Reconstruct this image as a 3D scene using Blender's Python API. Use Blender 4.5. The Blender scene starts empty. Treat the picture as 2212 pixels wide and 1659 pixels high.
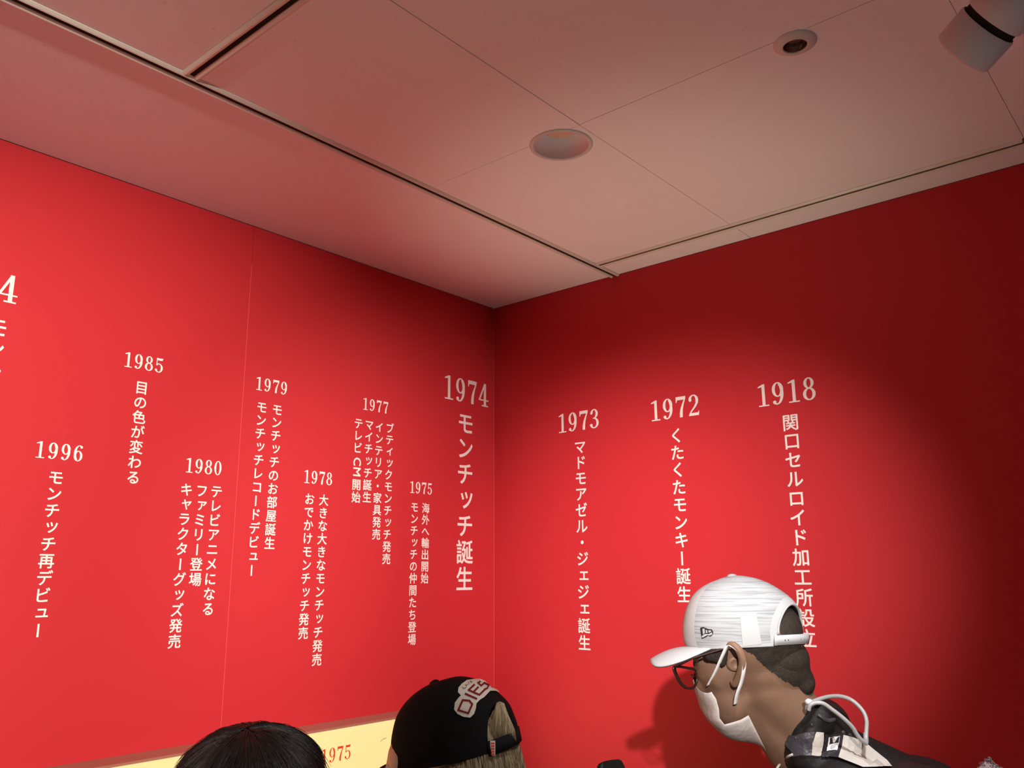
import bpy, bmesh, math, random
from mathutils import Vector, Matrix, Quaternion

# ------------------------------------------------------------------ camera, world, lamps, exposure
SC = bpy.context.scene
COL = SC.collection
H = 2.65                                  # ceiling height
CAM = Vector((2.11449, -2.35524, 1.63))   # hand-held phone, eye height
R_ = Vector((0.757752, 0.652522, -0.005182))
U_ = Vector((0.148135, -0.164280, 0.975227))
F_ = Vector((-0.635506, 0.739748, 0.221145))
FPX = 1826.8
cd = bpy.data.cameras.new('camera'); cam = bpy.data.objects.new('camera', cd); COL.objects.link(cam)
cd.sensor_width = 36.0; cd.lens = FPX / 2212 * 36.0; cd.clip_start = 0.02
m3 = Matrix((R_, U_, -F_)).transposed()
cam.matrix_world = Matrix.Translation(CAM) @ m3.to_4x4()
SC.camera = cam

w = bpy.data.worlds.new('world'); SC.world = w; w.use_nodes = True
w.node_tree.nodes['Background'].inputs[0].default_value = (0.5, 0.45, 0.36, 1)
w.node_tree.nodes['Background'].inputs[1].default_value = 0.02
SC.view_settings.view_transform = 'Standard'; SC.view_settings.look = 'None'
SC.view_settings.exposure = 0.0; SC.view_settings.gamma = 1.0
SC.view_settings.use_curve_mapping = False
SC.cycles.max_bounces = 8; SC.cycles.diffuse_bounces = 5
try: SC.cycles.use_denoising = True
except Exception: pass

def spot(name, loc, target, power, deg, color, blend=1.0, size=0.03):
    d = bpy.data.lights.new(name, 'SPOT'); d.energy = power; d.spot_size = math.radians(deg)
    d.spot_blend = blend; d.color = color; d.shadow_soft_size = size
    o = bpy.data.objects.new(name, d); COL.objects.link(o); o.location = loc
    o.rotation_euler = (Vector(target) - Vector(loc)).to_track_quat('-Z', 'Y').to_euler()
    return o
WARM = (1.0, 0.86, 0.72)
spot('spot_right_wall', (3.25, -3.75, 2.45), (0.73, 0, 1.60), 900, 21.5, (1.0, 0.95, 0.90))
spot('spot_left_wall', (3.1, -3.4, 2.45), (0, -1.60, 1.79), 860, 36.5, (1.0, 0.92, 0.80))
spot('spot_corner', (1.875, -1.018, 2.398), (0, -0.36, 1.52), 108, 62, (1.0, 0.92, 0.84))
# added unseen downlights: they light heads and floor, whose bounce brightens the ceiling
spot('added_downlight_a', (2.05, -1.45, 2.62), (2.0, -1.35, 0), 160, 84, (0.95, 1.0, 1.06), 0.8, 0.05)
spot('added_downlight_b', (3.5, -3.2, 2.62), (3.5, -3.2, 0), 42, 95, (1.0, 1.0, 0.95), 0.8, 0.05)
# unseen spots added low by the right wall to brighten the ceiling above it
spot('added_uplight_a', (0.90, -0.38, 0.70), (0.95, -0.33, H), 27, 52, (1.0, 1.0, 0.76))
spot('added_uplight_b', (1.75, -0.40, 0.70), (1.70, -0.38, H), 27, 52, (1.0, 1.0, 0.76))

# ------------------------------------------------------------------ materials
def new_mat(name):
    m = bpy.data.materials.new(name); m.use_nodes = True
    return m, m.node_tree, m.node_tree.nodes['Principled BSDF']
def mat(name, col, rough=0.6, spec=0.3, metal=0.0, bump=None, var=0.0, vscale=20.0, alpha=None, sheen=0.0):
    m, nt, b = new_mat(name)
    b.inputs['Roughness'].default_value = rough
    b.inputs['Specular IOR Level'].default_value = spec
    b.inputs['Metallic'].default_value = metal
    if sheen: b.inputs['Sheen Weight'].default_value = sheen
    c4 = (*col, 1)
    tc = nt.nodes.new('ShaderNodeTexCoord')
    n = nt.nodes.new('ShaderNodeTexNoise'); n.inputs['Scale'].default_value = vscale; n.inputs['Detail'].default_value = 4
    nt.links.new(tc.outputs['Object'], n.inputs['Vector'])
    mx = nt.nodes.new('ShaderNodeMix'); mx.data_type = 'RGBA'
    v = var if var else 0.04
    mx.inputs['A'].default_value = (*[c * (1 - v) for c in col], 1)
    mx.inputs['B'].default_value = (*[min(1, c * (1 + v)) for c in col], 1)
    nt.links.new(n.outputs['Fac'], mx.inputs['Factor']); nt.links.new(mx.outputs['Result'], b.inputs['Base Color'])
    if bump:
        n2 = nt.nodes.new('ShaderNodeTexNoise'); n2.inputs['Scale'].default_value = bump[0]; n2.inputs['Detail'].default_value = 3
        nt.links.new(tc.outputs['Object'], n2.inputs['Vector'])
        bp = nt.nodes.new('ShaderNodeBump'); bp.inputs['Strength'].default_value = bump[1]; bp.inputs['Distance'].default_value = bump[2]
        nt.links.new(n2.outputs['Fac'], bp.inputs['Height']); nt.links.new(bp.outputs['Normal'], b.inputs['Normal'])
    return m

M = {}
M['red'] = mat('red_wall_paint', (0.53, 0.026, 0.034), 0.55, 0.25, bump=(260, 0.10, 0.001), var=0.02, vscale=3)
M['red_edge'] = mat('red_wall_edge', (0.72, 0.09, 0.08), 0.5, 0.3)
M['vinyl'] = mat('white_vinyl_lettering', (0.86, 0.78, 0.74), 0.5, 0.3, var=0.01)
M['red_ink'] = mat('red_ink', (0.85, 0.06, 0.02), 0.5, 0.3)
M['beige_wall'] = mat('beige_wall_paint', (0.16, 0.15, 0.13), 0.8, 0.2, bump=(60, 0.1, 0.002))
M['carpet'] = mat('grey_carpet', (0.60, 0.60, 0.56), 0.95, 0.1, bump=(300, 0.5, 0.004), var=0.2, vscale=60)
M['rail'] = mat('ceiling_rail_paint', (0.74, 0.70, 0.62), 0.38, 0.5, var=0.03)
M['slot'] = mat('dark_slot', (0.025, 0.018, 0.012), 0.8, 0.1)
M['trim_white'] = mat('lamp_trim_white', (0.66, 0.62, 0.60), 0.45, 0.4)
M['reflector'] = mat('lamp_reflector', (0.86, 0.83, 0.90), 0.35, 0.5)
M['lamp_glass'] = mat('lamp_glass', (0.70, 0.45, 0.32), 0.35, 0.5)
M['lens_dark'] = mat('dark_lens', (0.16, 0.08, 0.07), 0.10, 0.8)
M['spot_body'] = mat('spotlight_body', (0.62, 0.56, 0.60), 0.5, 0.4)
M['shelf'] = mat('light_box_top', (0.42, 0.16, 0.12), 0.7, 0.2)

def ceiling_material():
    m, nt, b = new_mat('ceiling_board'); N = nt.nodes.new; L = nt.links.new
    b.inputs['Roughness'].default_value = 0.75; b.inputs['Specular IOR Level'].default_value = 0.25
    tc = N('ShaderNodeTexCoord')
    mp = N('ShaderNodeMapping'); mp.inputs['Scale'].default_value = (26, 95, 30); L(tc.outputs['Object'], mp.inputs['Vector'])
    nz = N('ShaderNodeTexNoise'); nz.inputs['Scale'].default_value = 1.7; nz.inputs['Detail'].default_value = 3; nz.inputs['Roughness'].default_value = 0.6
    L(mp.outputs['Vector'], nz.inputs['Vector'])
    r1 = N('ShaderNodeValToRGB'); r1.color_ramp.elements[0].position = 0.655; r1.color_ramp.elements[1].position = 0.72
    L(nz.outputs['Fac'], r1.inputs['Fac'])
    vo = N('ShaderNodeTexVoronoi'); vo.inputs['Scale'].default_value = 46; vo.inputs['Randomness'].default_value = 1.0
    L(tc.outputs['Object'], vo.inputs['Vector'])
    r2 = N('ShaderNodeValToRGB'); r2.color_ramp.elements[0].position = 0.035; r2.color_ramp.elements[0].color = (1, 1, 1, 1)
    r2.color_ramp.elements[1].position = 0.06; r2.color_ramp.elements[1].color = (0, 0, 0, 1)
    L(vo.outputs['Distance'], r2.inputs['Fac'])
    gate = N('ShaderNodeTexNoise'); gate.inputs['Scale'].default_value = 9; L(tc.outputs['Object'], gate.inputs['Vector'])
    g2 = N('ShaderNodeMath'); g2.operation = 'GREATER_THAN'; g2.inputs[1].default_value = 0.56; L(gate.outputs['Fac'], g2.inputs[0])
    mu = N('ShaderNodeMath'); mu.operation = 'MULTIPLY'; L(r2.outputs['Color'], mu.inputs[0]); L(g2.outputs[0], mu.inputs[1])
    ad = N('ShaderNodeMath'); ad.operation = 'MAXIMUM'; L(mu.outputs[0], ad.inputs[0]); L(r1.outputs['Color'], ad.inputs[1])
    mx = N('ShaderNodeMix'); mx.data_type = 'RGBA'
    mx.inputs['A'].default_value = (0.89, 0.86, 0.87, 1); mx.inputs['B'].default_value = (0.77, 0.74, 0.73, 1)
    L(ad.outputs[0], mx.inputs['Factor']); L(mx.outputs['Result'], b.inputs['Base Color'])
    inv = N('ShaderNodeMath'); inv.operation = 'SUBTRACT'; inv.inputs[0].default_value = 1.0; L(ad.outputs[0], inv.inputs[1])
    bp = N('ShaderNodeBump'); bp.inputs['Strength'].default_value = 0.5; bp.inputs['Distance'].default_value = 0.0010
    L(inv.outputs[0], bp.inputs['Height']); L(bp.outputs['Normal'], b.inputs['Normal'])
    return m
M['ceiling'] = ceiling_material()

def lightbox_material():
    # backlit printed sheet: warm cream, with a marbled brown picture towards its left end
    m, nt, b = new_mat('backlit_cream_panel'); N = nt.nodes.new; L = nt.links.new
    b.inputs['Roughness'].default_value = 0.4
    tc = N('ShaderNodeTexCoord'); sp = N('ShaderNodeSeparateXYZ'); L(tc.outputs['Object'], sp.inputs[0])
    nz = N('ShaderNodeTexNoise'); nz.inputs['Scale'].default_value = 14; nz.inputs['Detail'].default_value = 6; nz.inputs['Distortion'].default_value = 1.2
    L(tc.outputs['Object'], nz.inputs['Vector'])
    cr = N('ShaderNodeValToRGB'); cr.color_ramp.elements[0].position = 0.42; cr.color_ramp.elements[0].color = (0.42, 0.15, 0.03, 1)
    cr.color_ramp.elements[1].position = 0.60; cr.color_ramp.elements[1].color = (1.0, 0.80, 0.32, 1)
    e = cr.color_ramp.elements.new(0.50); e.color = (0.90, 0.52, 0.16, 1)
    L(nz.outputs['Fac'], cr.inputs['Fac'])
    n3 = N('ShaderNodeTexNoise'); n3.inputs['Scale'].default_value = 8; L(tc.outputs['Object'], n3.inputs['Vector'])
    a = N('ShaderNodeMath'); a.operation = 'MULTIPLY_ADD'; a.inputs[1].default_value = 0.35; L(n3.outputs['Fac'], a.inputs[0]); L(sp.outputs['Y'], a.inputs[2])
    st = N('ShaderNodeMapRange'); st.inputs['From Min'].default_value = -1.10; st.inputs['From Max'].default_value = -1.06
    L(a.outputs[0], st.inputs['Value'])
    mx = N('ShaderNodeMix'); mx.data_type = 'RGBA'
    L(st.outputs['Result'], mx.inputs['Factor']); L(cr.outputs['Color'], mx.inputs['A']); mx.inputs['B'].default_value = (1.0, 0.80, 0.33, 1)
    b.inputs['Base Color'].default_value = (0.30, 0.24, 0.12, 1); L(mx.outputs['Result'], b.inputs['Emission Color'])
    b.inputs['Emission Strength'].default_value = 0.80
    return m
M['backlit'] = lightbox_material()

# ------------------------------------------------------------------ helpers
def tag(o, label=None, cat=None, group=None, kind=None):
    if label: o['label'] = label
    if cat: o['category'] = cat
    if group: o['group'] = group
    if kind: o['kind'] = kind
    return o
def empty(name, loc=(0, 0, 0)):
    o = bpy.data.objects.new(name, None); o.empty_display_size = 0.05; COL.objects.link(o); o.location = loc
    return o
def link(name, me, material=None, parent=None, smooth=False):
    """mesh data is in world coordinates; parents are Empties or meshes carrying only a translation"""
    if material is not None and not me.materials:
        for mm in (material if isinstance(material, (list, tuple)) else [material]): me.materials.append(mm)
    me.name = name
    o = bpy.data.objects.new(name, me); COL.objects.link(o)
    if parent is not None:
        o.parent = parent
        off = Vector((0, 0, 0)); p = parent
        while p is not None: off += p.location; p = p.parent
        me.transform(Matrix.Translation(-off))
    if smooth:
        for p in me.polygons: p.use_smooth = True
    return o
def rebase(o):
    """put a top-level mesh's origin at the bottom centre of its bounds"""
    me = o.data; vs = [v.co for v in me.vertices]
    c = Vector(((min(v.x for v in vs) + max(v.x for v in vs)) / 2, (min(v.y for v in vs) + max(v.y for v in vs)) / 2, min(v.z for v in vs)))
    me.transform(Matrix.Translation(-c)); o.location = c
    return o
def mesh_from(verts, faces):
    me = bpy.data.meshes.new('m'); me.from_pydata([tuple(v) for v in verts], [], faces); me.validate(); me.update(); return me
def bm_mesh(bm):
    me = bpy.data.meshes.new('m'); bm.to_mesh(me); bm.free(); return me
def bm_box(bm, a, b, bev=0.0, seg=1):
    x0, y0, z0 = [min(p, q) for p, q in zip(a, b)]; x1, y1, z1 = [max(p, q) for p, q in zip(a, b)]
    vs = [bm.verts.new(p) for p in ((x0,y0,z0),(x1,y0,z0),(x1,y1,z0),(x0,y1,z0),(x0,y0,z1),(x1,y0,z1),(x1,y1,z1),(x0,y1,z1))]
    fs = [bm.faces.new([vs[i] for i in f]) for f in ((0,3,2,1),(4,5,6,7),(0,1,5,4),(1,2,6,5),(2,3,7,6),(3,0,4,7))]
    if bev:
        es = {e for f in fs for e in f.edges}
        bmesh.ops.bevel(bm, geom=list(es), offset=bev, segments=seg, affect='EDGES')
def box(name, a, b, material, parent=None, bev=0.0, seg=1):
    bm = bmesh.new(); bm_box(bm, a, b, bev, seg); return link(name, bm_mesh(bm), material, parent)
def frame_of(axis):
    z = Vector(axis).normalized(); x = z.orthogonal().normalized(); return x, z.cross(x), z
def lathe(prof, origin, axis, n=48, close=False, xdir=None):
    """prof: (radius, distance along axis)"""
    x, y, z = frame_of(axis)
    o = Vector(origin); V = []; Fc = []
    for r, h in prof:
        for i in range(n):
            a = 2 * math.pi * i / n
            V.append(o + z * h + (x * math.cos(a) + y * math.sin(a)) * max(r, 1e-5))
    for j in range(len(prof) - 1):
        for i in range(n):
            k = (i + 1) % n
            Fc.append((j*n+i, j*n+k, (j+1)*n+k, (j+1)*n+i))
    if close: Fc.append(tuple(range(n - 1, -1, -1))); Fc.append(tuple((len(prof)-1)*n + i for i in range(n)))
    return mesh_from(V, Fc)
def catmull(pts, n=8, closed=False):
    P = [Vector(p) for p in pts]; out = []
    L = len(P); rng = range(L if closed else L - 1)
    for i in rng:
        if closed: a, b, c, d = P[(i-1) % L], P[i], P[(i+1) % L], P[(i+2) % L]
        else: a, b, c, d = P[max(i-1, 0)], P[i], P[i+1], P[min(i+2, L-1)]
        for k in range(n):
            t = k / n
            out.append(0.5 * ((2*b) + (c-a)*t + (2*a-5*b+4*c-d)*t*t + (3*b-a-3*c+d)*t**3))
    if not closed: out.append(P[-1])
    return out
def tube(pts, rad, n=10, cap=True):
    """rad: number or list"""
    P = [Vector(p) for p in pts]; L = len(P); V = []; Fc = []
    t0 = (P[1] - P[0]).normalized(); nx = t0.orthogonal().normalized()
    for i, p in enumerate(P):
        t = (P[min(i+1, L-1)] - P[max(i-1, 0)]).normalized()
        nx = (nx - t * nx.dot(t)).normalized(); ny = t.cross(nx)
        r = rad[i] if isinstance(rad, (list, tuple)) else rad
        for k in range(n):
            a = 2*math.pi*k/n; V.append(p + (nx*math.cos(a) + ny*math.sin(a))*r)
    for i in range(L-1):
        for k in range(n):
            q = (k+1) % n; Fc.append((i*n+k, i*n+q, (i+1)*n+q, (i+1)*n+k))
    if cap: Fc.append(tuple(range(n-1, -1, -1))); Fc.append(tuple((L-1)*n+k for k in range(n)))
    return mesh_from(V, Fc)
def at(px, py, d):
    """point whose distance along the view axis is d metres (layout helper for the visitors)"""
    return CAM + (F_ + R_*((px-1106)/FPX) - U_*((py-829.5)/FPX))*d

# ------------------------------------------------------------------ the setting
X1, Y1 = 4.9, -5.9        # far sides of the hall, behind the camera
fl = box('floor', (-0.12, Y1-0.12, -0.06), (X1+0.12, 0.12, 0.0), M['carpet']); tag(fl, 'grey carpet floor below the frame', 'floor', kind='structure')
def wall(name, a, b, m, label):
    o = box(name, a, b, m); tag(o, label, 'wall', kind='structure'); return o
WL = empty('wall_left'); tag(WL, 'bright red wall with white year columns, left of the corner', 'wall', kind='structure')
SEAM = -1.069
for y0, y1 in ((Y1-0.1, SEAM-0.0006), (SEAM+0.0006, 0.0)):
    box('wall_panel', (-0.10, y0, 0.0), (0.0, y1, H-0.001), M['red'], WL)
box('wall_core', (-0.12, Y1-0.1, 0.0), (-0.101, 0.0, H-0.001), M['red'], WL)
tag(box('seam_strip', (-0.05, SEAM-0.0007, 0.9), (0.0003, SEAM+0.0007, H-0.12), M['red_edge'], WL), 'thin pale vertical seam')
WR = empty('wall_right'); tag(WR, 'red wall right of the corner, dark towards its right end', 'wall', kind='structure')
box('wall_panel', (0.0012, 0.0, 0.0), (X1+0.1, 0.12, H-0.001), M['red'], WR)
tag(box('corner_strip', (0.0, -0.0012, 0.0), (0.0012, 0.02, H-0.0012), M['red_edge'], WR), 'thin pale corner edge')
wall('wall_back', (-0.1, Y1-0.1, 0), (X1+0.1, Y1, H), M['beige_wall'], 'plain dark grey wall behind the camera')
wall('wall_side', (X1, Y1, 0), (X1+0.1, 0.0, H), M['beige_wall'], 'plain dark grey wall right of the camera')

# ceiling: a dark slab above, boards with their own edges, and slotted rails
CE = empty('ceiling', (0, 0, H)); tag(CE, 'suspended ceiling of off-white fissured boards with slotted rails', 'ceiling', kind='structure')
box('slab', (-0.12, Y1-0.12, H+0.12), (X1+0.12, 0.12, H+0.16), M['slot'], CE)
RX, RW = 0.566, 0.019            # rail along the left wall: centre x, half width
RY = -0.1235                     # rail along the right wall
RC = -1.594                      # cross rail
DL = (0.985, -0.853, 0.069)      # downlight cut-out
SP = (1.578, -0.871, 0.026)      # small recessed spot
def board(x0, x1, y0, y1, gap=0.0009, holes=()):
    x0 += gap; x1 -= gap; y0 += gap; y1 -= gap
    z0 = H + random.uniform(0, 0.0004); z1 = H + 0.016; c = 0.0012
    if not holes:
        V = [(x0+c,y0+c,z0),(x1-c,y0+c,z0),(x1-c,y1-c,z0),(x0+c,y1-c,z0),(x0,y0,z0+c),(x1,y0,z0+c),(x1,y1,z0+c),(x0,y1,z0+c),(x0,y0,z1),(x1,y0,z1),(x1,y1,z1),(x0,y1,z1)]
        Fc = [(0,3,2,1)]
        for o in (0, 4):
            for i in range(4): k = (i+1) % 4; Fc.append((o+i, o+k, o+4+k, o+4+i))
        Fc.append((8,9,10,11))
        return link('ceiling_board', mesh_from(V, Fc), M['ceiling'], CE)
    bm = bmesh.new(); bm_box(bm, (x0, y0, z0), (x1, y1, z1)); o = bpy.data.objects.new('tmp', bm_mesh(bm)); COL.objects.link(o)
    cut = []
    for hx, hy, hr in holes:
        cm = lathe([(hr, -0.02), (hr, 0.06)], (hx, hy, H), (0, 0, 1), 48, True); c = bpy.data.objects.new('cut', cm); COL.objects.link(c); cut.append(c)
        b_ = o.modifiers.new('b', 'BOOLEAN'); b_.operation = 'DIFFERENCE'; b_.object = c; b_.solver = 'EXACT'
    me = bpy.data.meshes.new_from_object(o.evaluated_get(bpy.context.evaluated_depsgraph_get()))
    for q in cut + [o]: bpy.data.objects.remove(q)
    me.materials.clear()
    return link('ceiling_board', me, M['ceiling'], CE)
random.seed(4)
xa = RX + RW; xs = [xa, 1.074, 1.842, 2.61, 3.38, 4.14, X1]
ys = [RY-RW, -0.899, RC+RW]
for i in range(len(xs)-1):                           # main field, two rows between the rails
    for j in range(2):
        hs = []
        if i == 0: hs = [DL]
        if i == 1 and j == 0: hs = [SP]
        board(xs[i], xs[i+1], ys[j+1], ys[j], 0.0005, holes=hs)
    for y0, y1 in ((-2.37, RC-RW), (-3.14, -2.37), (-3.91, -3.14), (-4.68, -3.91), (Y1, -4.68)): board(xs[i], xs[i+1], y0, y1)
for i in range(len(xs)-1): board(xs[i], xs[i+1], RY+RW, 0.0, 0.0004)
xl = RX - RW
for y0, y1 in ((-0.190, 0.0), (-2.10, -0.190), (-2.92, -2.10), (-3.83, -2.92), (-4.74, -3.83), (Y1, -4.74)): board(0.0, xl, y0, y1, 0.0003)

def rail(name, p0, p1, label):
    """slotted T-rail: two rounded beads either side of a dark slot, hung just under the boards"""
    p0 = Vector((*p0, H)); p1 = Vector((*p1, H)); t = (p1-p0).normalized(); s = Vector((-t.y, t.x, 0))
    prof = [(-RW-0.001, 0.004), (-RW-0.001, -0.0015), (-0.0155, -0.0050), (-0.0125, -0.0062), (-0.0095, -0.0050), (-0.0056, -0.0026), (-0.0056, 0.001)]
    r = empty(name, p0); tag(r, label, 'rail', kind='structure')
    for sg in (1, -1):
        V = []; Fc = []
        for q in (p0, p1):
            for a, z in prof: V.append(q + s*a*sg + Vector((0, 0, z)))
        n = len(prof)
        for i in range(n-1): Fc.append((i, i+1, n+i+1, n+i))
        link('flange', mesh_from(V, Fc), M['rail'], r)
    V = [q + s*a + Vector((0, 0, -0.0004)) for q in (p0, p1) for a in (-0.0058, 0.0058)]
    link('slot', mesh_from(V, [(0, 1, 3, 2)]), M['slot'], r)
rail('trim_1', (RX, Y1), (RX, 0.0), 'slotted pale rail running along the ceiling beside the left wall')
rail('trim_2', (RX+RW, RY), (1.838, RY), 'slotted pale rail close to the right wall')
rail('trim_3', (RX+RW, RC), (X1, RC), 'slotted pale rail branching off at the upper left')
rail('trim_4', (1.846, RY), (X1, RY), 'slotted pale rail at the far right edge')

# recessed downlight
g = empty('recessed_downlight', (DL[0], DL[1], H)); tag(g, 'large round recessed ceiling downlight with white cone, touching a board joint', 'downlight')
D0 = (DL[0], DL[1], H)
link('trim_ring', lathe([(0.0775, -0.0004), (0.0765, 0.0022), (0.0715, 0.0040), (0.0665, 0.0030), (0.0655, 0.0)], D0, (0, 0, -1), 64), M['trim_white'], g, True)
link('reflector', lathe([(0.0660, 0.001), (0.0648, -0.010), (0.0600, -0.026), (0.0520, -0.042), (0.0480, -0.048)], D0, (0, 0, -1), 64), M['reflector'], g, True)
link('lamp', lathe([(0.0480, -0.047), (0.046, -0.044), (0.030, -0.036), (0.012, -0.033), (0.0, -0.0325)], D0, (0, 0, -1), 48), M['lamp_glass'], g, True)
# small recessed spot with a dished trim
g = empty('recessed_spot', (SP[0], SP[1], H)); tag(g, 'small round recessed ceiling spot with a dark glossy lens', 'downlight')
D0 = (SP[0], SP[1], H)
link('trim_ring', lathe([(0.0415, -0.0002), (0.0410, 0.0018), (0.036, 0.0042), (0.028, 0.0075), (0.0245, 0.0085), (0.0230, 0.0080), (0.0225, 0.004)], D0, (0, 0, -1), 56), M['trim_white'], g, True)
link('reflector', lathe([(0.0226, 0.006), (0.0220, -0.008), (0.0200, -0.016)], D0, (0, 0, -1), 48), mat('polished_reflector', (0.5, 0.33, 0.28), 0.15, 0.6, metal=0.9), g, True)
link('lens', lathe([(0.0205, -0.014), (0.017, -0.009), (0.009, -0.006), (0.0, -0.005)], D0, (0, 0, -1), 40), M['lens_dark'], g, True)

# ------------------------------------------------------------------ lettering
def ring(cx, cy, rx, ry, T, t, a0=0, a1=360, n=30):
    P = []
    for i in range(n):
        A = math.radians(a0 + (a1-a0)*i/n); B = math.radians(a0 + (a1-a0)*(i+1)/n)
        P.append([(cx+rx*math.cos(A), cy+ry*math.sin(A)), (cx+rx*math.cos(B), cy+ry*math.sin(B)),
                  (cx+(rx-T)*math.cos(B), cy+(ry-t)*math.sin(B)), (cx+(rx-T)*math.cos(A), cy+(ry-t)*math.sin(A))])
    return P
def ball(cx, cy, r, n=14): return [[(cx+r*math.cos(2*math.pi*i/n), cy+r*math.sin(2*math.pi*i/n)) for i in range(n)]]
def quad(*p): return [list(p)]
def band(pts, ws):
    out = []
    for i in range(len(pts)-1):
        (x0, y0), (x1, y1) = pts[i], pts[i+1]; w0, w1 = ws[i]/2, ws[i+1]/2
        out.append([(x0-w0, y0), (x0+w0, y0), (x1+w1, y1), (x1-w1, y1)])
    return out
def digits(T=0.14, t=0.055):
    nine = ring(.29, .67, .26, .33, T, t) + ring(.235, .5, .315, .5, T, t, -112, 62) + ball(.125, .115, .078)
    D = {
     '0': ring(.30, .5, .27, .5, T, t),
     '1': quad((.25,0),(.25+T,0),(.25+T,1),(.25,.95)) + quad((.08,0),(.56,0),(.56,t),(.08,t)) + quad((.25+T,1),(.30,1),(.07,.90),(.07,.85),(.26,.88)),
     '2': ring(.29,.73,.26,.27,T,t,-28,165) + ball(.125,.755,.078) + band([(.485,.62),(.36,.42),(.18,.22),(.09,.10)],[.13,.12,.09,.07]) + quad((.04,0),(.55,0),(.575,.20),(.54,.20),(.50,.13),(.10,.13),(.04,.06)),
     '3': ring(.28,.755,.235,.245,T,t,-95,165) + ring(.27,.275,.285,.275,T,t,-165,92) + ball(.12,.80,.075) + ball(.10,.17,.078) + quad((.20,.50),(.32,.50),(.32,.55),(.20,.55)),
     '4': quad((.33,0),(.33+T,0),(.33+T,1),(.33,1)) + quad((.20,0),(.60,0),(.60,t),(.20,t)) + band([(.40,1),(.05,.27)],[.10,.09]) + quad((.02,.245),(.62,.245),(.62,.245+t),(.02,.245+t)),
     '5': ring(.28,.315,.28,.315,T,t,-160,142) + ball(.10,.17,.078) + quad((.10,.50),(.155,.50),(.155,.95),(.10,.95)) + quad((.10,1),(.10,.84),(.50,.84),(.545,1),(.30,.985)),
     '7': quad((.05,1),(.05,.72),(.09,.72),(.13,.84),(.56,.84),(.58,1)) + band([(.545,.90),(.44,.66),(.355,.42),(.32,.20),(.315,0)],[.07,.09,.13,.15,.15]),
     '8': ring(.30,.755,.225,.245,T*.95,t) + ring(.30,.275,.275,.275,T,t),
     '9': nine,
     '6': [[(.58-x, 1-y) for x, y in q] for q in nine],
    }
    return D
DG = digits(); DGT = digits(0.125, 0.040)
FONT = bpy.data.fonts.load('<builtin>') if not bpy.data.fonts else bpy.data.fonts[0]
_gc = {}
def glyph(ch):
    if ch in _gc: return _gc[ch]
    c = bpy.data.curves.new('g', 'FONT'); c.body = ch; c.size = 1.0; c.font = FONT; c.resolution_u = 3
    o = bpy.data.objects.new('g', c); COL.objects.link(o)
    me = bpy.data.meshes.new_from_object(o.evaluated_get(bpy.context.evaluated_depsgraph_get()))
    V = [(v.co.x, v.co.y) for v in me.vertices]; Fc = [tuple(p.vertices) for p in me.polygons]
    bpy.data.objects.remove(o); bpy.data.curves.remove(c); bpy.data.meshes.remove(me)
    _gc[ch] = (V, Fc); return _gc[ch]
# reference frame of a full-width cell in the fallback face
_k = glyph('国'); KX = (min(v[0] for v in _k[0]) + max(v[0] for v in _k[0]))/2; KY = (min(v[1] for v in _k[0]) + max(v[1] for v in _k[0]))/2
KS = (max(v[0] for v in _k[0]) - min(v[0] for v in _k[0]))/0.86
SMALL = set('ッャュョァィゥェォ')
class Sheet:
    """collects flat shapes in (s, z) on a wall plane and builds one mesh"""
    def __init__(self, side, base=0.0): self.V = []; self.F = []; self.side = side; self.base = base; self.k = 0
    def pt(self, s, z, lift):
        e = self.base + 0.0004 + lift
        return (e, s, z) if self.side == 'L' else (s, -e, z)
    def poly(self, pts):
        self.k += 1; lift = 0.000004*(self.k % 40); n = len(self.V)
        self.V += [self.pt(s, z, lift) for s, z in pts]; self.F.append(tuple(range(n, n+len(pts))))
    def glyph(self, ch, s, z, size, bold=0.016):
        V, Fc = glyph(ch); sc = size/KS
        rot = ch in 'ー'; lat = ch in 'CM'
        cx, cy = KX, KY
        if lat: xs_ = [v[0] for v in V]; ys_ = [v[1] for v in V]; cx = (min(xs_)+max(xs_))/2; cy = (min(ys_)+max(ys_))/2
        shifts = [(0, 0)] + [(bold*math.cos(a)*KS, bold*math.sin(a)*KS) for a in [i*math.pi/3 for i in range(6)]]
        for dx, dy in shifts:
            self.k += 1; lift = 0.000004*(self.k % 40); n = len(self.V)
            for x, y in V:
                u, v = (x-cx)*sc, (y-cy)*sc
                if rot: u, v = -v, u*0.98
                if lat: u, v = v, -u
                if ch in SMALL: u += 0.09*size; v += 0.10*size
                self.V.append(self.pt(s+u+dx*sc, z+v+dy*sc, lift))
            self.F += [tuple(n+i for i in f) for f in Fc]
    def number(self, txt, s0, width, z0, h, D=DG):
        adv = (width - 0.58*h*1.0)/(len(txt)-1) if len(txt) > 1 else 0
        for i, ch in enumerate(txt):
            for q in D[ch]: self.poly([(s0+adv*i+x*h, z0+y*h) for x, y in q])
    def column(self, txt, s, z0, pitch, em=0.907):
        z = z0; first = True; prev = None
        for ch in txt:
            if prev is not None:
                z -= pitch*(0.82 if (ch == 'M' and prev == 'C') else (1.12 if ch == 'C' else (1.04 if prev == 'M' else 1.0)))
            self.glyph(ch, s, z, pitch*em*(1.12 if ch in 'CM' else 1.0)); prev = ch
    def build(self, name, material, parent): return link(name, mesh_from(self.V, self.F), material, parent)
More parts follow.
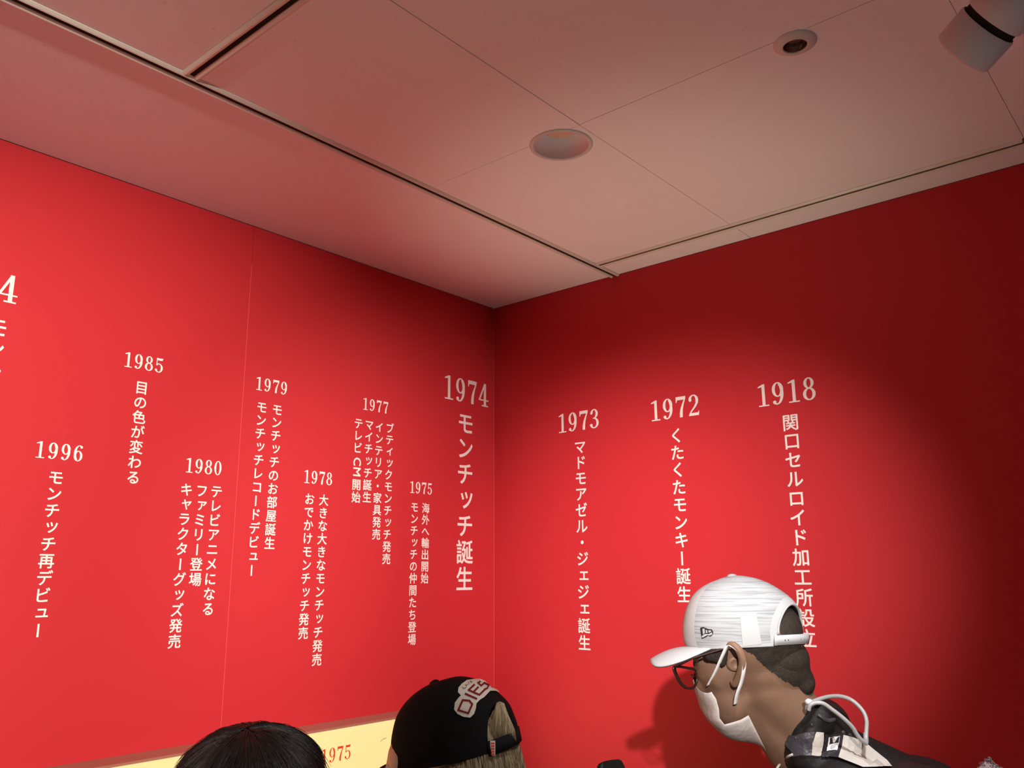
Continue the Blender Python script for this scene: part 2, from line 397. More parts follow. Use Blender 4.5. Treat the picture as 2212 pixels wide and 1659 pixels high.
ENTRIES = [
('1996','L',-1.599,0.109,1.904,0.039,[('モンチッチ再デビュー',-1.546,1.861,0.0385)]),
('1985','L',-1.415,0.105,2.156,0.039,[('目の色が変わる',-1.362,2.108,0.0386)]),
('1980','L',-1.226,0.106,1.902,0.039,[('テレビアニメになる',-1.130,1.857,0.0386),('ファミリー登場',-1.173,1.856,0.0386),('キャラクターグッズ発売',-1.217,1.856,0.0385)]),
('1979','L',-1.031,0.107,2.158,0.039,[('モンチッチのお部屋誕生',-0.954,2.109,0.0386),('モンチッチレコードデビュー',-1.006,2.109,0.0384)]),
('1978','L',-0.850,0.105,1.903,0.039,[('大きな大きなモンチッチ発売',-0.773,1.856,0.0385),('おでかけモンチッチ発売',-0.825,1.856,0.0385)]),
('1977','L',-0.636,0.108,2.157,0.039,[('ブティックモンチッチ発売',-0.518,2.109,0.0386),('インテリア・家具発売',-0.563,2.107,0.0385),('マイチッチ誕生',-0.606,2.109,0.0389),('テレビCM開始',-0.650,2.108,0.0393)]),
('1975','L',-0.424,0.104,1.903,0.039,[('海外へ輸出開始',-0.348,1.855,0.0387),('モンチッチの仲間たち登場',-0.400,1.856,0.0388)]),
('1974','L',-0.271,0.235,2.251,0.088,[('モンチッチ誕生',-0.156,2.173,0.0924)]),
('1973','R',0.305,0.178,2.122,0.067,[('マドモアゼル・ジェジェ誕生',0.400,2.063,0.0542)]),
('1972','R',0.686,0.178,2.118,0.067,[('くたくたモンキー誕生',0.779,2.061,0.0545)]),
('1918','R',1.056,0.178,2.116,0.067,[('関口セルロイド加工所設立',1.153,2.058,0.0546)]),
]
DESC = {'1996':'white lettering headed 1996 with one vertical line, low at the far left',
'1985':'white lettering headed 1985 with one short vertical line, high on the left wall',
'1980':'white lettering headed 1980 with three vertical lines',
'1979':'white lettering headed 1979 with two vertical lines beside the wall seam',
'1978':'white lettering headed 1978 with two long vertical lines, low on the left wall',
'1977':'white lettering headed 1977 with four narrow vertical lines',
'1975':'white lettering headed 1975 with two vertical lines, beside the large 1974',
'1974':'large white lettering headed 1974 with bold characters next to the corner',
'1973':'white lettering headed 1973 on the right wall, nearest the corner',
'1972':'white lettering headed 1972 in the middle of the right wall',
'1918':'white lettering headed 1918 behind the white cap on the right wall'}
for y, side, s0, wd, zb, h, cols in ENTRIES:
    sc_ = s0 + wd/2
    g = empty('wall_lettering', (0, sc_, cols[0][1]) if side == 'L' else (sc_, 0, cols[0][1])); g.location = ((0, sc_, 1.3) if side == 'L' else (sc_, 0, 1.3))
    tag(g, DESC[y], 'lettering', 'timeline lettering on the red walls')
    sh = Sheet(side); sh.number(y, s0, wd, zb, h); sh.build('year_number', M['vinyl'], g)
    for t_, s, z, p in cols:
        sh = Sheet(side); sh.column(t_, s, z, p); sh.build('text_line', M['vinyl'], g)
g = empty('wall_lettering', (0, -1.76, 1.3)); tag(g, 'white lettering cut off by the left frame edge, its year ending in 4', 'lettering', 'timeline lettering on the red walls')
sh = Sheet('L'); sh.number('4', -1.677-0.62*0.067, 0.0, 2.257, 0.067); sh.build('year_number', M['vinyl'], g)
sh = Sheet('L'); sh.column('モンチッチ', -1.7125, 2.194, 0.0520); sh.build('text_line', M['vinyl'], g)

# ------------------------------------------------------------------ backlit display box under the left wall
LB = empty('light_box', (0.045, -1.6, 0.62)); tag(LB, 'long backlit cream display box with a red 1975, mounted on the left wall', 'display')
BT, BD = 1.2185, 0.090
box('casing', (0.0008, -3.4, 0.60), (BD-0.004, -0.17, BT), M['shelf'], LB, 0.001)
box('top_edge', (BD-0.004, -3.4, BT-0.006), (BD, -0.17, BT), M['shelf'], LB)
link('glowing_panel', mesh_from([(BD-0.001, -3.39, 0.62), (BD-0.001, -0.175, 0.62), (BD-0.001, -0.175, BT-0.006), (BD-0.001, -3.39, BT-0.006)], [(0, 1, 2, 3)]), M['backlit'], LB)
sh = Sheet('L', BD); sh.number('1975', -0.812, 0.103, 1.128, 0.038, DGT); sh.build('year_number', M['red_ink'], LB)
for ch, yy in (('イ', -0.742), ('の', -0.718)):
    sh = Sheet('L', BD); sh.glyph(ch, yy, 1.092, 0.020, 0.0); sh.build('character', M['red_ink'], LB)
sh = Sheet('L', BD)
for a, b in (((-0.600, 1.158), (-0.590, 1.163)), ((-0.590, 1.163), (-0.578, 1.165)), ((-0.590, 1.163), (-0.588, 1.170))):
    sh.poly([(a[0], a[1]-.0008), (b[0], b[1]-.0008), (b[0], b[1]+.0008), (a[0], a[1]+.0008)])
sh.build('twig_print', mat('brown_print', (0.45, 0.25, 0.08), 0.6), LB)

# ------------------------------------------------------------------ track spotlight hanging at the upper right
def track_spot(tip, aim, r=0.058):
    tip = Vector(tip); ax = (tip - Vector(aim)).normalized()     # from the mouth back to the tail
    g = empty('track_spotlight', tip); tag(g, 'grey cylindrical spotlight hanging from the ceiling at the upper right corner', 'spotlight')
    B = M['spot_body']
    link('snoot', lathe([(r*.93, 0.006), (r*.97, 0.0), (r, 0.003), (r, 0.048), (r*.96, 0.051)], tip, ax, 56), B, g, True)
    link('groove', lathe([(r*.90, 0.047), (r*.90, 0.070)], tip, ax, 56), M['slot'], g, True)
    link('body', lathe([(r*.96, 0.061), (r, 0.064), (r, 0.108), (r*.96, 0.111)], tip, ax, 56), B, g, True)
    link('groove', lathe([(r*.90, 0.106), (r*.90, 0.126)], tip, ax, 56), M['slot'], g, True)
    link('housing', lathe([(r*.96, 0.119), (r, 0.122), (r, 0.23), (r*.9, 0.243), (0.0, 0.246)], tip, ax, 56), B, g, True)
    link('lens', lathe([(r*.93, 0.03), (0.0, 0.028)], tip, ax, 40), M['lens_dark'], g, True)
    j = tip + ax*0.098; side = ax.cross(Vector((0, 0, 1))).normalized()
    if side.dot(R_) > 0: side = -side
    k = j + side*(r+0.012)
    link('knob', lathe([(0.016, -0.012), (0.018, -0.006), (0.018, 0.006), (0.014, 0.010), (0.0, 0.011)], k, side, 28), B, g, True)
    top = Vector((k.x, k.y, H-0.03))
    link('bracket', tube([k, k+Vector((0, 0, 0.03)), top], 0.008, 14), B, g, True)
    return g, top
_tip = (1.888, -1.024, 2.409)
g_spot, _top = track_spot(_tip, (0, -0.24, 1.42), 0.046)
box('track_mount', (_top.x-0.018, _top.y-0.30, H-0.032), (_top.x+0.018, _top.y+0.55, H), M['spot_body'], g_spot, 0.002)

# ------------------------------------------------------------------ visitors
SKIN = None
def skin_mat(name, col, hair=None):
    """skin with fine mottling; hair: (centre, radii) in object space where short stubble darkens it"""
    m, nt, b = new_mat(name); N = nt.nodes.new; L = nt.links.new
    b.inputs['Roughness'].default_value = 0.52; b.inputs['Specular IOR Level'].default_value = 0.35
    b.inputs['Subsurface Weight'].default_value = 0.08; b.inputs['Subsurface Radius'].default_value = (0.012, 0.004, 0.002)
    tc = N('ShaderNodeTexCoord'); n = N('ShaderNodeTexNoise'); n.inputs['Scale'].default_value = 45; n.inputs['Detail'].default_value = 4
    L(tc.outputs['Object'], n.inputs['Vector'])
    mx = N('ShaderNodeMix'); mx.data_type = 'RGBA'; mx.inputs['A'].default_value = (*[c*0.86 for c in col], 1); mx.inputs['B'].default_value = (*[min(1, c*1.12) for c in col], 1)
    L(n.outputs['Fac'], mx.inputs['Factor']); L(mx.outputs['Result'], b.inputs['Base Color'])
    bp = N('ShaderNodeBump'); bp.inputs['Strength'].default_value = 0.15; bp.inputs['Distance'].default_value = 0.0006
    n2 = N('ShaderNodeTexNoise'); n2.inputs['Scale'].default_value = 420; L(tc.outputs['Object'], n2.inputs['Vector'])
    L(n2.outputs['Fac'], bp.inputs['Height']); L(bp.outputs['Normal'], b.inputs['Normal'])
    return m
M['skin_tan'] = skin_mat('tan_skin', (0.21, 0.115, 0.072))
M['skin_fair'] = skin_mat('fair_skin', (0.68, 0.45, 0.34))
M['hair_black'] = mat('black_hair', (0.012, 0.009, 0.008), 0.42, 0.5, bump=(240, 0.5, 0.002), var=0.4, vscale=90)
M['stubble'] = mat('short_dark_hair', (0.030, 0.022, 0.016), 0.75, 0.2, bump=(500, 0.8, 0.002), var=0.5, vscale=150)
M['cap_black'] = mat('black_cap_cotton', (0.010, 0.009, 0.009), 0.9, 0.12, bump=(700, 0.4, 0.0006), var=0.2, vscale=200)
M['patch'] = mat('cream_felt', (0.78, 0.70, 0.58), 0.9, 0.1, bump=(500, 0.8, 0.0012), var=0.08, vscale=120)
M['maroon'] = mat('maroon_thread', (0.20, 0.012, 0.018), 0.8, 0.2)
M['thread_grey'] = mat('grey_thread', (0.22, 0.18, 0.17), 0.8, 0.2)
M['jacket'] = mat('black_jacket', (0.012, 0.010, 0.009), 0.62, 0.25, bump=(60, 0.5, 0.004), var=0.3, vscale=30)
M['panel_beige'] = mat('beige_panel_fabric', (0.52, 0.46, 0.40), 0.75, 0.2, bump=(500, 0.3, 0.0006), var=0.06, vscale=60)
M['grey_gloss'] = mat('dark_grey_gloss', (0.045, 0.04, 0.045), 0.38, 0.4, bump=(45, 0.7, 0.004), var=0.4, vscale=25)
M['cable'] = mat('grey_cable', (0.34, 0.32, 0.31), 0.4, 0.5)
M['cable_white'] = mat('pale_plastic', (0.72, 0.70, 0.68), 0.35, 0.5)
M['mask'] = mat('white_face_mask', (0.46, 0.40, 0.37), 0.8, 0.15, bump=(55, 0.6, 0.0035), var=0.05, vscale=20)
M['elastic'] = mat('white_elastic', (0.82, 0.80, 0.80), 0.8, 0.15)
M['frame_dark'] = mat('dark_spectacle_frame', (0.03, 0.010, 0.010), 0.3, 0.5)
M['trousers'] = mat('dark_trousers', (0.03, 0.03, 0.04), 0.8, 0.15)
M['shoe'] = mat('dark_shoe', (0.02, 0.02, 0.02), 0.5, 0.4)
M['grey_top'] = mat('grey_knit_top', (0.20, 0.20, 0.21), 0.9, 0.1, bump=(200, 0.5, 0.002))
M['mauve'] = mat('mauve_fleece', (0.17, 0.11, 0.11), 0.98, 0.05, bump=(260, 1.0, 0.006), var=0.3, vscale=130)
M['ink'] = mat('black_ink', (0.02, 0.015, 0.018), 0.6, 0.3)
M['emblem_grey'] = mat('grey_embroidery', (0.42, 0.38, 0.40), 0.6, 0.3)

def mesh_white_cap():
    m, nt, b = new_mat('white_cap_mesh'); N = nt.nodes.new; L = nt.links.new
    b.inputs['Roughness'].default_value = 0.75; b.inputs['Specular IOR Level'].default_value = 0.2
    tc = N('ShaderNodeTexCoord'); mp = N('ShaderNodeMapping'); mp.inputs['Scale'].default_value = (9, 9, 330); L(tc.outputs['Object'], mp.inputs['Vector'])
    nz = N('ShaderNodeTexNoise'); nz.inputs['Scale'].default_value = 1.4; nz.inputs['Detail'].default_value = 2; L(mp.outputs['Vector'], nz.inputs['Vector'])
    cr = N('ShaderNodeValToRGB'); cr.color_ramp.elements[0].position = 0.36; cr.color_ramp.elements[0].color = (0.29, 0.29, 0.305, 1)
    cr.color_ramp.elements[1].position = 0.56; cr.color_ramp.elements[1].color = (0.43, 0.44, 0.45, 1)
    L(nz.outputs['Fac'], cr.inputs['Fac']); L(cr.outputs['Color'], b.inputs['Base Color'])
    bp = N('ShaderNodeBump'); bp.inputs['Strength'].default_value = 0.5; bp.inputs['Distance'].default_value = 0.0012
    L(nz.outputs['Fac'], bp.inputs['Height']); L(bp.outputs['Normal'], b.inputs['Normal'])
    return m
M['cap_mesh'] = mesh_white_cap()
M['cap_white'] = mat('white_cap_cloth', (0.48, 0.48, 0.48), 0.75, 0.2, bump=(500, 0.2, 0.0005), var=0.02)

def blob(prims, voxel, smooth=6, material=None, name='body', parent=None, disp=None):
    """one continuous skin grown over spheres / tapered limbs: ('s', centre, (rx,ry,rz)[, (xaxis, yaxis, zaxis)]) or ('c', p, q, rp, rq)"""
    bm = bmesh.new()
    for p in prims:
        if p[0] == 's':
            r = bmesh.ops.create_icosphere(bm, subdivisions=3, radius=1.0)
            ax = p[3] if len(p) > 3 else (Vector((1,0,0)), Vector((0,1,0)), Vector((0,0,1)))
            rr = p[2] if isinstance(p[2], (tuple, list)) else (p[2],)*3
            for v in r['verts']:
                c = v.co.copy(); v.co = Vector(p[1]) + ax[0]*c.x*rr[0] + ax[1]*c.y*rr[1] + ax[2]*c.z*rr[2]
        else:
            _, a, b, ra, rb = p
            a = Vector(a); b = Vector(b); t = (b-a).normalized(); x, y, z = frame_of(t); n = 20
            prof = [(ra*math.sin(k*math.pi/10), -ra*math.cos(k*math.pi/10)) for k in range(0, 6)]
            L_ = (b-a).length
            prof += [(rb*math.cos(k*math.pi/10), L_ + rb*math.sin(k*math.pi/10)) for k in range(0, 6)]
            rows = []
            for r, h in prof: rows.append([bm.verts.new(a + z*h + (x*math.cos(2*math.pi*i/n)+y*math.sin(2*math.pi*i/n))*max(r, 1e-4)) for i in range(n)])
            for j in range(len(rows)-1):
                for i in range(n): bm.faces.new((rows[j][i], rows[j][(i+1) % n], rows[j+1][(i+1) % n], rows[j+1][i]))
            bm.faces.new(rows[0][::-1]); bm.faces.new(rows[-1])
    bmesh.ops.recalc_face_normals(bm, faces=bm.faces)
    me = bm_mesh(bm); o = bpy.data.objects.new('tmp', me); COL.objects.link(o)
    rm = o.modifiers.new('r', 'REMESH'); rm.mode = 'VOXEL'; rm.voxel_size = voxel; rm.use_smooth_shade = True
    sm = o.modifiers.new('s', 'SMOOTH'); sm.iterations = smooth; sm.factor = 0.5
    out = bpy.data.meshes.new_from_object(o.evaluated_get(bpy.context.evaluated_depsgraph_get()))
    bpy.data.objects.remove(o); bpy.data.meshes.remove(me)
    if disp:
        for v in out.vertices: v.co = disp(v.co)
    return link(name, out, material, parent, True)

def grid_surface(fn, nu, nv, thickness=0.0, closed_u=False):
    """fn(u, v) -> Vector; optional thickness by solidify"""
    V = [fn(i/(nu if closed_u else nu-1), j/(nv-1)) for j in range(nv) for i in range(nu)]
    Fc = []
    for j in range(nv-1):
        for i in range(nu if closed_u else nu-1):
            k = (i+1) % nu; Fc.append((j*nu+i, j*nu+k, (j+1)*nu+k, (j+1)*nu+i))
    me = mesh_from(V, Fc)
    if thickness:
        o = bpy.data.objects.new('tmp', me); COL.objects.link(o)
        s = o.modifiers.new('s', 'SOLIDIFY'); s.thickness = thickness; s.offset = 0
        out = bpy.data.meshes.new_from_object(o.evaluated_get(bpy.context.evaluated_depsgraph_get()))
        bpy.data.objects.remove(o); bpy.data.meshes.remove(me); me = out
    return me
def slab_poly(pts, normal, thick):
    """flat outline given in 3-D, with real thickness towards normal"""
    n = Vector(normal).normalized()*thick; L_ = len(pts)
    V = [Vector(p) for p in pts] + [Vector(p)+n for p in pts]
    Fc = [tuple(range(L_-1, -1, -1)), tuple(range(L_, 2*L_))] + [(i, (i+1) % L_, L_+(i+1) % L_, L_+i) for i in range(L_)]
    return mesh_from(V, Fc)
def ribbon(pts, side, w, th=0.0009):
    """flat strap along pts, w wide along the (per-point or common) side vector"""
    V = []; n = len(pts)
    for i, p in enumerate(pts):
        p = Vector(p); t = (Vector(pts[min(i+1, n-1)]) - Vector(pts[max(i-1, 0)])).normalized()
        s = side(i/(n-1)) if callable(side) else Vector(side); s = (s - t*s.dot(t)).normalized(); nn = t.cross(s)*th/2
        V += [p-s*w/2-nn, p+s*w/2-nn, p+s*w/2+nn, p-s*w/2+nn]
    Fc = []
    for i in range(n-1):
        for k in range(4): q = (k+1) % 4; Fc.append((i*4+k, i*4+q, i*4+4+q, i*4+4+k))
    Fc += [(3, 2, 1, 0), tuple((n-1)*4+k for k in range(4))]
    return mesh_from(V, Fc)

from mathutils.bvhtree import BVHTree
def bvh_of(o):
    off = Vector((0, 0, 0)); p = o
    while p is not None: off += p.location; p = p.parent
    return BVHTree.FromPolygons([v.co + off for v in o.data.vertices], [tuple(p.vertices) for p in o.data.polygons])
def sew(name, pts, bvh, material, parent, lift=0.0006, th=0.0008, cell=5.0, depth=1.5):
    """a flat piece sewn on a curved surface: its outline (photo pixels) is laid on the surface where the photo shows it"""
    bm = bmesh.new(); vs = [bm.verts.new((x, y, 0)) for x, y in pts]
    es = [bm.edges.new((vs[i], vs[(i+1) % len(vs)])) for i in range(len(vs))]
    bmesh.ops.triangle_fill(bm, edges=es, use_beauty=True)
    for _ in range(7):
        long_ = [e for e in bm.edges if e.calc_length() > cell]
        if not long_: break
        bmesh.ops.subdivide_edges(bm, edges=long_, cuts=1); bmesh.ops.triangulate(bm, faces=bm.faces[:])
        if len(bm.faces) > 4000: break
    last = depth; base = {}
    for v in bm.verts:
        d = F_ + R_*((v.co.x-1106)/FPX) - U_*((v.co.y-829.5)/FPX)
        hit, nrm, _, dist = bvh.ray_cast(CAM, d.normalized(), 5.0)
        if hit is None: base[v.index] = None; continue
        if nrm.dot(d) > 0: nrm = -nrm
        base[v.index] = (hit, nrm)
    good = [i for i in base if base[i]]
    if not good: raise RuntimeError('sew: %s misses its surface' % name)
    bm.verts.ensure_lookup_table()
    P2 = {v.index: v.co.copy() for v in bm.verts}
    for v in bm.verts:
        bb = base[v.index]
        if bb is None:
            j = min(good, key=lambda g: (P2[g]-P2[v.index]).length); hit, nrm = base[j]
            dep = (hit-CAM).dot(F_); bb = (at(P2[v.index].x, P2[v.index].y, dep), nrm)
        v.co = bb[0] + bb[1]*(lift+th)
    bnd = [e for e in bm.edges if e.is_boundary]
    r = bmesh.ops.extrude_edge_only(bm, edges=bnd)
    for v in r['geom']:
        if isinstance(v, bmesh.types.BMVert): v.co += (v.co-CAM).normalized()*(lift+th+0.0006)
    bmesh.ops.recalc_face_normals(bm, faces=bm.faces)
    return link(name, bm_mesh(bm), material, parent)

# ---- visitor in the white cap (seen in profile, bent towards the right wall) ----------------
DM = 1.50
def m(px, py, dd=0.0): return at(px, py, DM+dd)      # dd: metres farther from (+) or nearer to (-) the camera
PX = DM/FPX                                          # metres per photo pixel at that distance
AX = (R_, F_, U_)                                    # across, away, up in the head's frame
foot_l = Vector((1.55, -0.64, 0)); foot_r = Vector((1.74, -0.42, 0))
man = empty('person', ((foot_l.x+foot_r.x)/2, (foot_l.y+foot_r.y)/2, 0))
tag(man, 'person in a white mesh cap, glasses and face mask, bent forward with a dark jacket', 'person')
E1 = lambda cx, cy, rx, ry, rd, dd=0.0: ('s', m(cx, cy, dd), (rx*PX, rd, ry*PX), AX)
def rot(ax, deg):
    q = Quaternion(F_, math.radians(deg)); return tuple(q @ a for a in ax)
head = [
 ('s', m(1612, 1372), (122*PX, 0.074, 96*PX), AX),                        # cranium
 ('s', m(1560, 1430), (62*PX, 0.062, 68*PX), rot(AX, 10)),                # face block
 ('s', m(1648, 1430), (96*PX, 0.066, 74*PX), rot(AX, 18)),                # occiput
 ('s', m(1566, 1500), (44*PX, 0.055, 76*PX), rot(AX, -20)),                # jaw
 ('s', m(1600, 1566), (26*PX, 0.030, 24*PX), AX),                         # chin
 ('c', m(1512, 1452), m(1516, 1482), 9*PX, 13*PX),                        # nose bridge to tip
 ('s', m(1513, 1486), (12*PX, 0.014, 10*PX), AX),
 ('c', m(1508, 1424, -0.022), m(1508, 1424, 0.022), 9*PX, 9*PX),          # brow ridge
 ('s', m(1552, 1468, -0.038), (20*PX, 0.018, 20*PX), AX),                 # cheekbones
 ('s', m(1552, 1468, 0.038), (20*PX, 0.018, 20*PX), AX),
 ('s', m(1534, 1530), (16*PX, 0.026, 14*PX), AX),                         # mouth
 ('c', m(1655, 1470), m(1766, 1620), 74*PX, 60*PX),                       # neck
 ('c', m(1606, 1470), m(1712, 1616), 46*PX, 58*PX),                       # throat
 ('c', m(1766, 1630), m(1900, 1790), 58*PX, 90*PX),                      # into the chest
]
chest = m(1930, 1830)
sh_n = m(1905, 1790, -0.17); sh_f = m(1905, 1790, 0.17)
hand_n = m(1330, 1760, 0.02); hand_f = m(1345, 1768, 0.10)
elb_n = m(1640, 1990, -0.16); elb_f = m(1640, 1990, 0.20)
head += [('c', elb_n, hand_n, 0.038, 0.026), ('c', elb_f, hand_f, 0.038, 0.026), ('c', sh_n, elb_n, 0.048, 0.040), ('c', sh_f, elb_f, 0.048, 0.040), ('c', chest, sh_n, 0.07, 0.05), ('c', chest, sh_f, 0.07, 0.05)]
def hand(wrist, fwd, side, up, s=1.0):
    """palm, four bent fingers of different length and a thumb leaving the side of the palm"""
    P = [('c', wrist, wrist+fwd*0.05*s, 0.020*s, 0.022*s)]
    palm = wrist+fwd*0.065*s
    for k, (o, L_) in enumerate(((-0.028, 0.070), (-0.010, 0.080), (0.009, 0.075), (0.027, 0.060))):
        a = palm+side*o*s; b = a+fwd*L_*0.42*s+up*0.004; c = b+fwd*L_*0.30*s-up*0.016*s; d = c+fwd*L_*0.10*s-up*0.022*s
        P += [('c', palm-fwd*0.03*s+side*o*0.8*s, a, 0.012*s, 0.0095*s), ('c', a, b, 0.0092*s, 0.0084*s), ('c', b, c, 0.0084*s, 0.0076*s), ('c', c, d, 0.0076*s, 0.0065*s)]
    a = wrist+fwd*0.025*s-side*0.022*s; b = a+fwd*0.028*s-side*0.026*s-up*0.008*s; c = b+fwd*0.026*s-side*0.006*s-up*0.010*s
    P += [('c', a, b, 0.013*s, 0.010*s), ('c', b, c, 0.010*s, 0.0082*s)]
    return P
ux = Vector((0, 0, 1)); lf = Vector((-R_.x, -R_.y, 0)).normalized(); aw = Vector((F_.x, F_.y, 0)).normalized()
head += hand(hand_n, lf, aw, ux) + hand(hand_f, lf, -aw, ux)
body = blob(head, 0.0062, 5, M['skin_tan'], 'body', man)
tag(body, 'tanned skin')
# ears
for s_ in (-1, 1):
    dd = 0.070*s_
    rim = catmull([m(1566, 1402, dd*.96), m(1578, 1392, dd*1.12), m(1594, 1402, dd*1.22), m(1604, 1424, dd*1.25), m(1602, 1446, dd*1.2), m(1594, 1466, dd*1.08), m(1587, 1478, dd*1.0), m(1582, 1470, dd*.94)], 6)
    n_ = len(rim)
    rad = [0.0045 + 0.0026*math.sin(math.pi*i/(n_-1)) for i in range(n_)]
    link('ear', tube(rim, rad, 12), M['skin_tan'], man, True)
    link('ear_bowl', lathe([(0.0001, -0.004), (0.006, -0.003), (0.010, 0.0), (0.013, -0.006)], m(1588, 1436, dd*1.0), F_*s_, 20), M['skin_tan'], man, True)
# short hair: back of the head and nape, sideburns
hair = [('s', m(1664, 1408), (84*PX, 0.066, 52*PX), rot(AX, 14)), ('s', m(1690, 1434), (62*PX, 0.056, 50*PX), rot(AX, 40)), ('s', m(1718, 1464), (41*PX, 0.048, 36*PX), rot(AX, 40)), ('s', m(1661, 1358), (70*PX, 0.066, 62*PX), AX)]
tag(blob(hair, 0.0045, 4, M['stubble'], 'hair', man), 'short dark hair faded at the nape')
for s_ in (-1, 1):
    blob([('s', m(1548, 1410, 0.060*s_), (28*PX, 0.006, 19*PX), rot(AX, -15)), ('s', m(1560, 1426, 0.064*s_), (12*PX, 0.004, 16*PX), AX)], 0.003, 3, M['stubble'], 'sideburn', man)
_bb = bvh_of(body)
random.seed(21)
lowp = [(1752, 1488), (1738, 1487), (1722, 1483), (1704, 1475), (1688, 1466), (1670, 1453), (1652, 1438), (1638, 1424), (1626, 1412), (1612, 1408)]
jag = []
for (xa_, ya_), (xb_, yb_) in zip(lowp[:-1], lowp[1:]):
    for k in range(6): jag.append((xa_+(xb_-xa_)*k/6+random.uniform(-1, 1), ya_+(yb_-ya_)*k/6+random.uniform(-2.2, 2.6)))
sew('hair_fade', [(1600, 1396), (1728, 1393), (1737, 1420), (1743, 1450), (1750, 1474)] + jag, _bb, M['stubble'], man, 0.0008, 0.0010, 8)
# eyes and brows
for s_ in (-1, 1):
    link('eyebrow', tube(catmull([m(1499, 1436, .018*s_), m(1500, 1431, .030*s_), m(1508, 1430, .044*s_)], 5), 0.0016, 8), M['stubble'], man, True)

# glasses: a thing worn on the face
gl = empty('glasses', m(1500, 1450)); tag(gl, 'dark framed glasses on the face under the white cap brim', 'glasses')
for s_, sh_ in ((-1, 0), (1, 3)):
    c0 = 0.033*s_
    loop = catmull([m(1456+sh_, 1441, c0-.024), m(1461+sh_, 1462, c0-.022), m(1474+sh_, 1481, c0-.012), m(1488+sh_, 1487, c0+.002), m(1500+sh_, 1483, c0+.016), m(1506+sh_, 1466, c0+.024), m(1502+sh_, 1448, c0+.022), m(1484+sh_, 1443, c0+.004)][::1], 6, True)
    link('rim', tube(loop + [loop[0]], 0.0021, 8, False), M['frame_dark'], gl, True)
    link('temple', tube([m(1457+sh_, 1440, c0*1.9), m(1500, 1420, 0.066*s_), m(1560, 1402, 0.073*s_), m(1578, 1398, 0.076*s_), m(1592, 1420, 0.076*s_)], 0.0019, 8), M['frame_dark'], gl, True)
link('bridge', tube(catmull([m(1497, 1462, -.012), m(1494, 1458, 0), m(1500, 1462, .014)], 5), 0.0018, 8), M['frame_dark'], gl, True)

# face mask with ear loops
mk = empty('face_mask', m(1570, 1540)); tag(mk, 'white disposable mask with ear loops on the bent face', 'mask')
front = catmull([m(1503, 1481), m(1505, 1500), m(1511, 1521), m(1521, 1543), m(1540, 1566), m(1560, 1582), m(1584, 1593), m(1610, 1598), m(1636, 1597)], 4)
edge = [(1521, 1470), (1529, 1482), (1534, 1502), (1535, 1520), (1545, 1533), (1560, 1530), (1580, 1526), (1598, 1519), (1637, 1596)]
nf = len(front)
def pl(tbl, u):
    f = u*(len(tbl)-1); i = min(int(f), len(tbl)-2); t = f-i; return tbl[i][0]*(1-t)+tbl[i+1][0]*t, tbl[i][1]*(1-t)+tbl[i+1][1]*t
def mask_fn(u, v):
    s = 2*v-1; sg = 1 if s >= 0 else -1; a = abs(s)
    i = min(int(round(u*(nf-1))), nf-1); P0 = front[i]
    ex, ey = pl(edge, u); wd = 0.046+0.020*math.sin(math.pi*min(1, 0.15+u*0.8))
    P1 = m(ex, ey, 0)
    w_ = math.sin(a*math.pi/2)
    along = 1-math.cos(a*math.pi/2)
    rip = 0.0016*math.sin(u*math.pi*7)*math.sin(math.pi*a)
    return P0 + (P1-P0)*along + F_*(sg*w_*wd) - R_*rip
me = grid_surface(mask_fn, nf, 33, 0.0010)
tag(link('mask_panel', me, M['mask'], mk, True), 'creased white panel')
for s_ in (-1, 1):
    dd = s_
    pts = catmull([m(1529, 1482, .036*dd), m(1545, 1452, .058*dd), m(1560, 1418, .073*dd), m(1570, 1398, .079*dd), m(1580, 1394, .084*dd), m(1597, 1407, .091*dd), m(1607, 1430, .093*dd), m(1606, 1452, .090*dd), m(1601, 1475, .082*dd), m(1592, 1500, .074*dd), m(1588, 1522, .064*dd)], 5)
    link('ear_loop', ribbon(pts, R_*1.0+U_*0.35, 0.0062 if s_ < 0 else 0.005), M['elastic'], mk, True)

# white cap
wc = empty('baseball_cap', m(1610, 1395)); tag(wc, 'white mesh baseball cap with snapback opening and small flag emblem', 'cap')
OUT = [(1487, 1403), (1480, 1385), (1477, 1362), (1479, 1338), (1485, 1315), (1497, 1290), (1517, 1271), (1545, 1257), (1582, 1246), (1620, 1249), (1655, 1260), (1688, 1279), (1712, 1299), (1727, 1322), (1735, 1345), (1738, 1368), (1737, 1392)]
OUT3 = catmull([(x, y, 0) for x, y in OUT], 6)
cx0, cy0 = 1612, 1396         # middle of the rim
def lerp_at(L_, f):
    i = max(0, min(int(f), len(L_)-2)); return L_[i]*(1-(f-i)) + L_[i+1]*(f-i)
def cap_ring(t, phi):
    """t 0 at rim .. 1 at button; phi around (0 = front, pi/2 = towards camera, pi = back)"""
    n = len(OUT3)-1; ib = 8*6   # index of the top button
    top = OUT3[ib]
    fx = lerp_at(OUT3, t*ib); bx = lerp_at(OUT3, n-t*(n-ib))
    mid = (fx+bx)/2; hx = (bx-fx)/2
    c = math.cos(phi)
    p = mid - hx*c
    # half width away from the view plane: dome section
    h = (1396-mid.y)/150.0; h = max(0, min(1, h))
    wd = 0.0835*math.sqrt(max(0.0, 1-h**2.3))*(1-0.05*(1-h))
    k = abs(math.sin(phi))**0.92
    return m(p.x, p.y, -wd*k*(1 if math.sin(phi) >= 0 else -1))
def in_open(t, phi):
    return abs(phi-2.80) < 0.66*math.sqrt(max(0, 1-(max(0, t-0.13)/0.345)**2)) and 0.125 < t < 0.48
nt_, np_ = 170, 330
V = [cap_ring(j/(nt_-1), 2*math.pi*i/np_) for j in range(nt_) for i in range(np_)]
Fc = []; Fw = []
